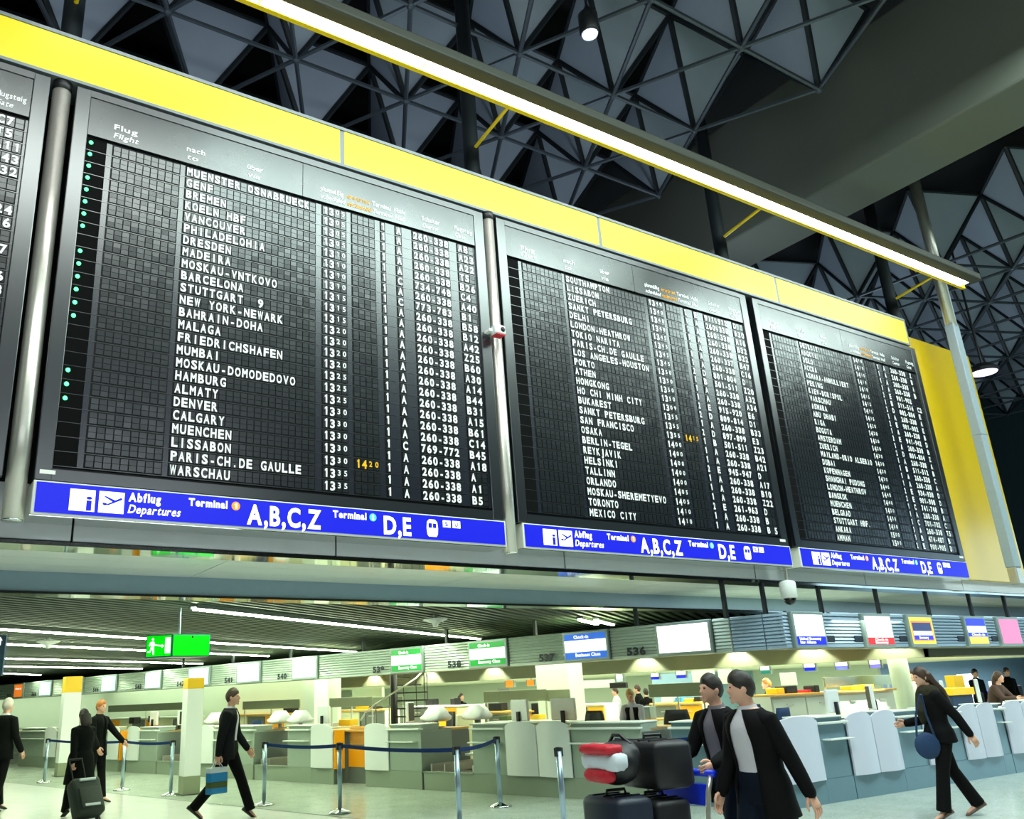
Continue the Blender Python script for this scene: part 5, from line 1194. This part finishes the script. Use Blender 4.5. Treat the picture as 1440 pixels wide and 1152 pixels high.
    # shirt (closed torso) and jacket (open in front) with sleeves
    def torso(off, d0, d1, mat_, nm, a0=0.0, hemw=0.0, sleeves=True, sl=1.0, sr=.012, collar=False, voxs=True):
        q = MB(); R = []
        ds = [d0 + (d1 - d0) * i / 14 for i in range(15)]
        def at_(d):
            for i in range(len(TR) - 1):
                if TR[i][0] <= d <= TR[i + 1][0]:
                    u = (d - TR[i][0]) / (TR[i + 1][0] - TR[i][0]); return TR[i][1] + (TR[i + 1][1] - TR[i][1]) * u, TR[i][2] + (TR[i + 1][2] - TR[i][2]) * u
            return (TR[0][1], TR[0][2]) if d < TR[0][0] else (TR[-1][1], TR[-1][2])
        for d in ds:
            w_, b_ = at_(d); u = max(0, (.1 - d) / max(.01, .1 - d0)) if d0 < .1 else 0
            o_ = off + hemw * u
            op = a0 * (1 if d < .30 else max(.45, 1 - (d - .30) / .45)) if a0 else 0
            cpt = T(d) if d > 0 else O + up * d * 1 
            R.append(ell_ring(cpt, rx if d > .2 else X, ry if d > .2 else fw, w_ * wf + o_, b_ * wf + o_, 28, op))
        if a0:
            R2 = [[c_ + (p - c_) * (1 - .012 / max(.05, (p - c_).length)) for p in r] for r, c_ in zip(R, [sum(r, Vector()) / len(r) for r in R])]
            n = len(R[0]); vs = [p for r in R for p in r] + [p for r in R2 for p in r]; N = len(R) * n; fs = []
            for i in range(len(R) - 1):
                for j in range(n - 1):
                    fs.append((i * n + j, i * n + j + 1, (i + 1) * n + j + 1, (i + 1) * n + j)); fs.append((N + i * n + j, N + (i + 1) * n + j, N + (i + 1) * n + j + 1, N + i * n + j + 1))
                for j in (0, n - 1): fs.append((i * n + j, (i + 1) * n + j, N + (i + 1) * n + j, N + i * n + j))
            for j in range(n - 1):
                fs.append((j, N + j, N + j + 1, j + 1)); i = len(R) - 1; fs.append((i * n + j, i * n + j + 1, N + i * n + j + 1, N + i * n + j))
            q.add(vs, fs)
        else: q.rings(R)
        s_ = MB()
        if sleeves:
            for sd_ in 'LR':
                sh, e, wr, f = arms[sd_]
                if sl >= 1: s_.tube([sh + up * .012 - rx * (.045 if sd_ == 'R' else -.045), sh + up * .012, sh.lerp(e, .3), sh.lerp(e, .7), e, e.lerp(wr, .45), e.lerp(wr, .97)], [.062 + sr, .064 + sr, .060 + sr, .052 + sr, .047 + sr, .044 + sr, .036 + sr], 16, round_end=True)
                else: s_.tube([sh + up * .01, sh.lerp(e, .4), sh.lerp(e, sl)], [.066 + sr, .060 + sr, .056 + sr], 16)
        if a0:
            m = len(q.v); s2 = remesh(s_, vox, 2); q.v += s2.v; q.f += [[i + m for i in fc] for fc in s2.f]; q.m += s2.m
            return fin(q, nm, mat_)
        m = len(q.v); q.v += s_.v; q.f += [[i + m for i in fc] for fc in s_.f]; q.m += s_.m
        return fin(remesh(q, vox, 3), nm, mat_)
    if wear.get('shirt'):
        torso(.010, -.06, .535, wear['shirt'], 'shirt', sleeves=wear.get('shirt_sleeves', False), sr=.004)
        q = MB(); q.tube([nk + up * .0, nk + up * .062 + fw * .005], [.086, .066], 18, cap=False); q.tube([nk + up * .062 + fw * .005, nk + up * .0], [.063, .080], 18, cap=False); fin(q, 'collar', wear['shirt'])
    if wear.get('jacket'): torso(.026, wear.get('hem', -.17), .535, wear['jacket'], 'jacket', a0=rad(wear.get('open', 22)), hemw=wear.get('hemw', .03))
    if wear.get('coat'): torso(.030, wear.get('hem', -.45), .535, wear['coat'], 'coat', hemw=wear.get('hemw', .07))
    if wear.get('vest'): torso(.020, -.05, .47, wear['vest'], 'vest', a0=rad(16), sleeves=False)
    if wear.get('scarf'):
        q = MB(); q.tube([nk + fw * .08 - up * .02 + X * .05, nk + fw * .11 - up * .10, nk + fw * .15 - up * .22 - X * .02, nk + fw * .15 - up * .34], [.06, .075, .075, .04], 10, round_end=True)
        q.rings([ell_ring(nk + up * z, X, fw, r * 1.15, r, 18) for z, r in ((-.06, .11), (-.03, .135), (.03, .13), (.075, .10), (.09, .07))]); fin(remesh(q, .014, 2), 'scarf', wear['scarf'])
    WP = lambda v: W @ v
    return dict(t=t, wrist={s_: W @ arms[s_][2] for s_ in 'LR'}, hand={s_: W @ (arms[s_][2] + arms[s_][3] * .085) for s_ in 'LR'}, fwd=(W.to_3x3() @ Y).normalized(), right=(W.to_3x3() @ X).normalized())
RIGHTW = 0.0 - PI / 2        # heading +X
# walking man with a shopping bag
A = person('person', 'man in a charcoal jacket and pale shirt striding right with a colourful bag', Vector((4.62, 13.1, 0)), -2.15, 1.84,
           dict(thighL=24, kneeL=4, thighR=-16, kneeR=26, armL=14, elbowL=22, armR=-12, elbowR=6, abdR=10, lean=3, twist=0, curlR=60),
           dict(hair=M['hair_b'], shirt=M['shirt'], jacket=M['suit2'], trousers=M['trouser'], shoes=M['shoe'], open=30, hem=-.14))
hnd = A['hand']['R']
t = Th('shopping_bag', 'colourful blue and yellow shopping bag in the hand of the striding man', 'bag', (hnd.x, hnd.y, hnd.z - .43))
F2 = Matrix.Translation((hnd.x, hnd.y, hnd.z)) @ Matrix.Rotation(.35, 4, 'Z')
def bagsec(nm, z0, z1, m, sq=0):
    mb = MB(F2); f = lambda z: .135 - .0 * z; mb.box((-.15, -.06, z0), (.15, .06, z1), bev=.006); mb.build(nm, m, t)
bagsec('bag_top', -.15, -.08, M['bagwhite']); bagsec('bag_middle', -.27, -.15, M['bagblue']); bagsec('bag_picture', -.35, -.27, M['baggreen']); bagsec('bag_bottom', -.43, -.35, M['bagblue'])
mb = MB(F2); mb.box((.151, -.055, -.42), (.158, .055, -.12)); mb.build('bag_side', M['bagyel'], t)
mb = MB(F2); mb.tube([(-.08, -.03, -.08), (-.03, -.01, .0), (.03, -.01, .0), (.08, -.03, -.08)], .006, 6); mb.tube([(-.08, .03, -.08), (-.03, .01, .0), (.03, .01, .0), (.08, .03, -.08)], .006, 6); mb.build('handle', M['bagwhite'], t)
# woman with the trolley case
B = person('person', 'woman in a long black coat seen from behind, pulling a dark trolley case', Vector((2.98, 15.3, 0)), .35, 1.60,
           dict(thighL=16, kneeL=4, thighR=-14, kneeR=20, armL=-18, elbowL=4, abdL=10, armR=10, elbowR=30, female=1, curlL=70, girth=1.12),
           dict(hair=M['hair_d'], coat=M['coat'], hem=-.42, hemw=.06, trousers=M['trouser'], shoes=M['shoe'], long=.10, hairw=1))
hl = B['hand']['L']
c = atZ(133, 1150, .12); 
cx_, cy_ = hl.x + .18, hl.y - .62
t = Th('trolley_case', 'dark green-black trolley suitcase pulled by the woman in the long coat', 'suitcase', (cx_, cy_, 0))
F2 = Matrix.Translation((cx_, cy_, .06)) @ Matrix.Rotation(math.atan2(hl.y - cy_, hl.x - cx_) - PI / 2, 4, 'Z') @ Matrix.Rotation(-.55, 4, 'X')
mb = MB(F2); mb.box((-.22, -.13, .02), (.22, .13, .58), bev=.05); mb.build('shell', M['case_g'], t, True)
mb = MB(F2); mb.box((-.17, -.16, .08), (.17, -.12, .40), bev=.03); mb.build('front_pocket', M['case_g'], t, True)
mb = MB(F2); mb.box((-.13, -.165, .50), (.13, -.12, .54), bev=.012); mb.build('carry_strap', M['bagwhite'], t)
mb = MB(F2); mb.box((-.12, -.17, .10), (.12, -.155, .14), bev=.006); mb.build('trim_band', M['bagwhite'], t)
mb = MB(F2); mb.tube([(-.10, .08, .56), (-.10, .08, .98)], .011, 8); mb.tube([(.10, .08, .56), (.10, .08, .98)], .011, 8); mb.tube([(-.11, .08, .98), (.11, .08, .98)], .018, 8); mb.build('pull_handle', M['blackp'], t)
for sx in (-1, 1):
    mb = MB(F2); mb.tube([(sx * .2, .1, 0), (sx * .16, .1, 0)], .045, 14); mb.build('wheel', M['blackp'], t)
person('person', 'red-haired man in a dark jacket facing the counters, behind the woman in the long coat', Vector((3.62, 17.25, 0)), -PI / 2 - .9, 1.72,
       dict(thighL=8, thighR=-4, kneeR=6, armR=16, elbowR=20, armL=34, abdL=22, elbowL=10), dict(hair=M['hair_r'], jacket=M['coat'], shirt=M['coat'], trousers=M['trouser'], shoes=M['shoe'], open=8))
person('person', 'grey-haired man in a dark open jacket cut off by the left edge', Vector((2.05, 17.3, 0)), -.9, 1.80,
       dict(thighL=10, thighR=-6, kneeR=10, armR=8, elbowR=20, abdR=12), dict(hair=M['hair_g'], jacket=M['coat'], shirt=M['shirt'], trousers=M['trouser'], shoes=M['shoe'], open=34))
# the two men with the luggage cart
p = atd(1048, 1000, 6.9)
person('person', 'taller man in black jacket and open white shirt walking left, nearest the right counters', Vector((p.x + .1, p.y + .02, 0)), 1.42, 1.70,
       dict(thighL=-14, kneeL=16, thighR=18, kneeR=6, armL=-20, elbowL=8, abdL=14, armR=10, elbowR=16, lean=4, yaw=-34, pitch=-4, girth=1.12, inL=-10),
       dict(hair=M['hair_d'], shirt=M['shirt'], jacket=M['suit'], trousers=M['jeans'], shoes=M['shoe'], open=32, hem=-.20, hemw=.05))
p = atd(1003, 1000, 7.5)
Bm = person('person', 'man in black jacket and grey shirt pushing the luggage cart, facing left', Vector((p.x + .1, p.y, 0)), 1.5, 1.67,
       dict(thighL=20, kneeL=8, thighR=-14, kneeR=18, armL=30, elbowL=42, armR=30, elbowR=40, lean=6, yaw=-16, curlL=70, curlR=70, girth=1.05),
       dict(hair=M['hair_d'], shirt=M['shirt2'], jacket=M['suit'], trousers=M['jeans'], shoes=M['shoe'], open=26, hem=-.18, hemw=.04))
# luggage cart: long axis along the walking direction
fw_ = Bm['fwd']; hm_ = (Bm['hand']['L'] + Bm['hand']['R']) / 2
o = Vector((hm_.x, hm_.y, 0)); F2 = frame((o.x, o.y, 0), fw_)                 # local x ahead, y to the left of travel
hh = hm_.z - .02
t = Th('luggage_cart', 'airport luggage cart with blue handle and clear front panel, loaded with suitcases', 'luggage cart', (o.x + fw_.x * .5, o.y + fw_.y * .5, 0))
mb = MB(F2); mb.tube([(0, -.30, hh), (0, .30, hh)], .026, 12); mb.build('handle', M['cartblue'], t, True)
mb = MB(F2)
for sy in (-.27, .27): mb.tube([(0, sy, hh), (.05, sy, hh - .12), (.16, sy, .30), (.26, sy, .16), (1.15, sy * .8, .13)], .019, 8); mb.tube([(.12, sy, .55), (.14, -sy, .5)], .014, 6)
mb.tube([(1.15, -.216, .13), (1.15, .216, .13)], .019, 8)
for x in (.35, .6, .85): mb.tube([(x, -.25, .155), (x, .25, .155)], .014, 6)
mb.tube([(1.12, -.2, .14), (1.2, -.2, .55)], .016, 6); mb.tube([(1.12, .2, .14), (1.2, .2, .55)], .016, 6)
mb.build('frame', M['steel'], t, True)
mb = MB(F2); mb.box((1.17, -.24, .22), (1.185, .24, .72), bev=.005); mb.build('front_panel', M['cartglass'], t)
mb = MB(F2); mb.box((1.19, -.16, .36), (1.196, .16, .42)); mb.build('red_lettering_band', M['bagred'], t)
mb = MB(F2); mb.box((.03, -.26, hh - .22), (.05, .26, hh - .07), bev=.008); mb.build('advert_panel', M['cartblue'], t)
for x, y in ((.2, -.26), (.2, .26), (1.05, 0)):
    mb = MB(F2); mb.tube([(x, y - .02, .065), (x, y + .02, .065)], .065, 16); mb.build('wheel', M['blackp'], t)
def suitcase(label, a, b, m, hard=True, handle='top'):
    c = F2 @ Vector(((a[0] + b[0]) / 2, (a[1] + b[1]) / 2, a[2])); t = Th('suitcase', label, 'suitcase', c)
    mb = MB(F2); mb.box(a, b, bev=.05); mb.build('shell', m, t, True)
    mb = MB(F2)
    for u in (.25, .5, .75):
        y = a[1] + (b[1] - a[1]) * u; mb.box((a[0] + .04, y - .012, a[2] + .03), (b[0] - .04, y + .012, b[2] + .008), bev=.004)
    mb.build('ribs', m, t)
    mb = MB(F2); xm, ym = (a[0] + b[0]) / 2, (a[1] + b[1]) / 2; mb.tube([(xm - .09, ym, b[2] - .005), (xm - .08, ym, b[2] + .035), (xm + .08, ym, b[2] + .035), (xm + .09, ym, b[2] - .005)], .011, 8); mb.build('carry_handle', M['blackp'], t)
    mb = MB(F2); mb.box((a[0] - .004, ym - .012, (a[2] + b[2]) / 2 - .05), (a[0] + .01, ym + .012, (a[2] + b[2]) / 2 + .05)); mb.build('lock', M['steel'], t)
suitcase('navy suitcase standing at the front of the luggage cart', (.52, -.22, .19), (.84, .22, .86), M['case_b'])
suitcase('black suitcase standing nearest the handle of the luggage cart, at the bottom', (.17, -.22, .19), (.49, .22, .82), M['case'])
suitcase('black suitcase lying on top of the others near the handle of the luggage cart', (.10, -.23, .88), (.46, .23, 1.21), M['case'])
c = F2 @ Vector((.9, 0, .9)); t = Th('travel_bag', 'soft black travel bag with red and white cloth on top of the luggage cart', 'bag', c)
mb = MB(F2); mb.ellip((.66, 0, 1.07), (.17, .20, .15), 16, 10); mb.ellip((.60, .02, 1.12), (.11, .16, .12), 14, 10); fb = MB(); fb.v, fb.f, fb.m = mb.v, mb.f, mb.m; remesh(fb, .02, 3).build('bag_body', M['case'], t, True)
def lump(c, r, jit, nm, m):
    mb = MB(F2); mb.ellip(c, r, 14, 10); rn = random.Random(nm + str(c))
    mb.v = [v + Vector((rn.uniform(-jit, jit), rn.uniform(-jit, jit), rn.uniform(-jit, jit))) for v in mb.v]; remesh(mb, .015, 4).build(nm, m, t, True)
def soft(a, b, nm, m, jit=.012):
    mb = MB(F2); mb.box(a, b, bev=.045); q = remesh(mb, .02, 5); rn = random.Random(nm + str(a))
    q.v = [v + Vector((rn.uniform(-jit, jit) * .3, rn.uniform(-jit, jit) * .3, rn.uniform(-jit, jit) * .3)) for v in q.v]; q.build(nm, m, t, True)
soft((.70, -.17, 1.03), (.86, .23, 1.16), 'white_panel', M['bagwhite'])
soft((.72, -.15, 1.14), (.89, .21, 1.21), 'red_panel', M['bagred']); soft((.76, -.14, .95), (.875, .16, 1.05), 'red_panel', M['bagred'])
mb = MB(F2); mb.tube([(.60, -.12, 1.2), (.62, -.04, 1.26), (.62, .04, 1.26), (.60, .12, 1.2)], .013, 8); mb.build('bag_handle', M['case'], t)
# woman on the right
C = person('person', 'long-haired woman in a black coat and olive scarf striding left past the right counters', Vector((11.02, 6.03, 0)), .98, 1.69,
           dict(thighL=14, kneeL=3, thighR=-15, kneeR=14, armL=-34, elbowL=8, abdL=12, armR=4, elbowR=78, lean=3, female=1, twist=0, sway=-.16, pitch=-8),
           dict(hair=M['hair_b'], coat=M['suit'], hem=-.10, hemw=.03, trousers=M['trouser'], shoes=M['shoe_b'], scarf=M['scarf'], long=.26, flare=.012))
hp = Vector((C['t'].matrix_off.x, C['t'].matrix_off.y, 0)) + C['fwd'] * .16 - C['right'] * -.0
t = Th('handbag', 'navy handbag hanging at the front hip of the long-haired woman', 'bag', (hp.x, hp.y, .66))
F3 = frame((hp.x - .12, hp.y - .13, 0), C['fwd'])
mb = MB(F3); mb.ellip((.06, -.02, .80), (.15, .05, .15), 16, 10); mb.build('bag_body', M['chairblue'], t, True)
mb = MB(F3); mb.tube([(-.05, -.03, .9), (.0, -.02, 1.15), (.06, .08, 1.38)], .012, 6); mb.tube([(.16, -.03, .9), (.12, -.02, 1.15), (.07, .08, 1.38)], .012, 6); mb.build('strap', M['chairblue'], t)
# check-in agent behind the twin-shield counter
q = L(1.5, -.40, 0)
person('person', 'blond check-in agent in black vest and white sleeves behind the counter', q, PI / 2 + .55, 1.58,
       dict(armL=26, elbowL=60, inL=40, armR=26, elbowR=60, inR=40, yaw=0, pitch=-22, female=1, lean=6, curlL=40, curlR=40), dict(hair=M['hair_l'], bun=1, shirt=M['shirt'], shirt_sleeves=True, vest=M['vest'], trousers=M['trouser'], shoes=M['shoe']))
# background people
def bg(px, py, k, label, wear, pose, head=0.0, h=1.7, drop=.0):
    v = atL(px, py, k); person('person', label, Vector((v.x, v.y, -drop)), head, h, pose, wear, .02)
hz_ = math.atan2(N1.y, N1.x)
bg(347 * .2535 + 560, 978, 6.8, 'small figure in black top with turquoise bag far behind under number 538', dict(hair=M['hair_d'], shirt=M['suit'], shirt_sleeves=True, trousers=M['jeans'], shoes=M['shoe'], long=.05), dict(armR=20, elbowR=50, female=1), PI, 1.62)
bg(908, 970, 7.6, 'dark-haired figure in black seated behind the agent', dict(hair=M['hair_d'], shirt=M['suit'], shirt_sleeves=True, trousers=M['jeans'], shoes=M['shoe']), dict(armR=30, elbowR=50, armL=30, elbowL=40), -.4, 1.55)
bg(897, 968, 8.4, 'figure in black standing just left of the seated dark-haired figure', dict(hair=M['hair_b'], shirt=M['suit'], shirt_sleeves=True, trousers=M['jeans'], shoes=M['shoe']), dict(armR=8), .5, 1.65)
bg(866, 972, 8.6, 'distant figure in a pale shirt right behind the agent', dict(hair=M['hair_b'], shirt=M['shirt'], shirt_sleeves=True, trousers=M['jeans'], shoes=M['shoe']), dict(armR=10), 1.0, 1.6)
bg(1080, 965, 4.6, 'brown-haired figure in dark green right of the taller man', dict(hair=M['hair_r'], shirt=M['coat'], shirt_sleeves=True, trousers=M['jeans'], shoes=M['shoe']), dict(armR=30, elbowR=40), .8, 1.66)
v = atY(1286, 960, 11.6)
person('person', 'man in a pale shirt standing beyond the round pillar', Vector((v.x, 11.6, 0)), PI / 2, 1.72, dict(armR=20, elbowR=40), dict(hair=M['hair_d'], shirt=M['shirt'], shirt_sleeves=True, trousers=M['jeans'], shoes=M['shoe']), .02)
v = atY(1396, 960, 9.4)
person('person', 'brown-haired woman in dark brown bending over the far right counter', Vector((v.x, 9.5, 0)), PI, 1.66, dict(armR=40, elbowR=50, armL=40, elbowL=50, lean=22, female=1), dict(hair=M['hair_b'], coat=mat('jacket_brown', (60, 38, 28), .8, var=.2), hem=-.1, trousers=M['jeans'], shoes=M['shoe'], long=.15), .02)
for i, (px, Y_, m, hr, lb) in enumerate(((1373, 13.5, 'jeans', 'hair_d', 'figure in navy beyond the right counters, left of the woman in brown'), (1418, 13.0, 'coat', 'hair_b', 'figure in dark coat beyond the right counters, right of the woman in brown'))):
    v = atY(px, 960, Y_); person('person', lb, Vector((v.x, Y_, 0)), PI - .4, 1.72, dict(armR=15, elbowR=20), dict(hair=M[hr], shirt=M[m], shirt_sleeves=True, trousers=M['trouser'], shoes=M['shoe']), .02)
for i, (x0, x1, y0, y1, Y_, m, lb) in enumerate(((1328, 1340, 968, 990, 14.5, 'blackp', 'dark rack beyond the right counters, left of the yellow-topped desk'), (1384, 1394, 972, 992, 15, 'scr_dblue', 'deep blue display stand beyond the right counters'), (1404, 1411, 958, 976, 16, 'scr_white', 'lit white stand beyond the right counters, near the woman in brown'), (1424, 1431, 962, 992, 15, 'bagred', 'red display stand near the right edge'), (1432, 1440, 964, 992, 15, 'blackp', 'black display stand at the right edge'), (1342, 1356, 950, 966, 16, 'colyellow', 'yellow advertising stand beyond the round pillar'), (1358, 1376, 948, 958, 16.5, 'scr_warm', 'bright lit stand beyond the right counters'))):
    a, b = atY(x0, (y0 + y1) / 2, Y_), atY(x1, (y0 + y1) / 2, Y_); zt = atY(x0, y0, Y_).z
    mb = MB(); mb.box((a.x, Y_, 0), (b.x, Y_ + .3, zt), bev=.02); one(mb, 'display_stand', M[m], lb, 'display stand', 'display stands beyond the right counters')
# shop furniture beyond the right counters
v = atY(1360, 975, 11.0); a, b = atY(1338, 968, 11.0), atY(1372, 978, 11.0)
t = Th('service_desk', 'yellow-topped desk beyond the right counters', 'desk', ((a.x + b.x) / 2, 11.2, 0))
mb = MB(); mb.box((a.x, 11.0, a.z - .16), (b.x, 11.6, a.z), bev=.01); mb.build('yellow_top', M['colyellow'], t)
mb = MB(); mb.box((a.x + .05, 11.05, 0), (b.x - .05, 11.55, a.z - .16)); mb.build('base', M['chairblue'], t)
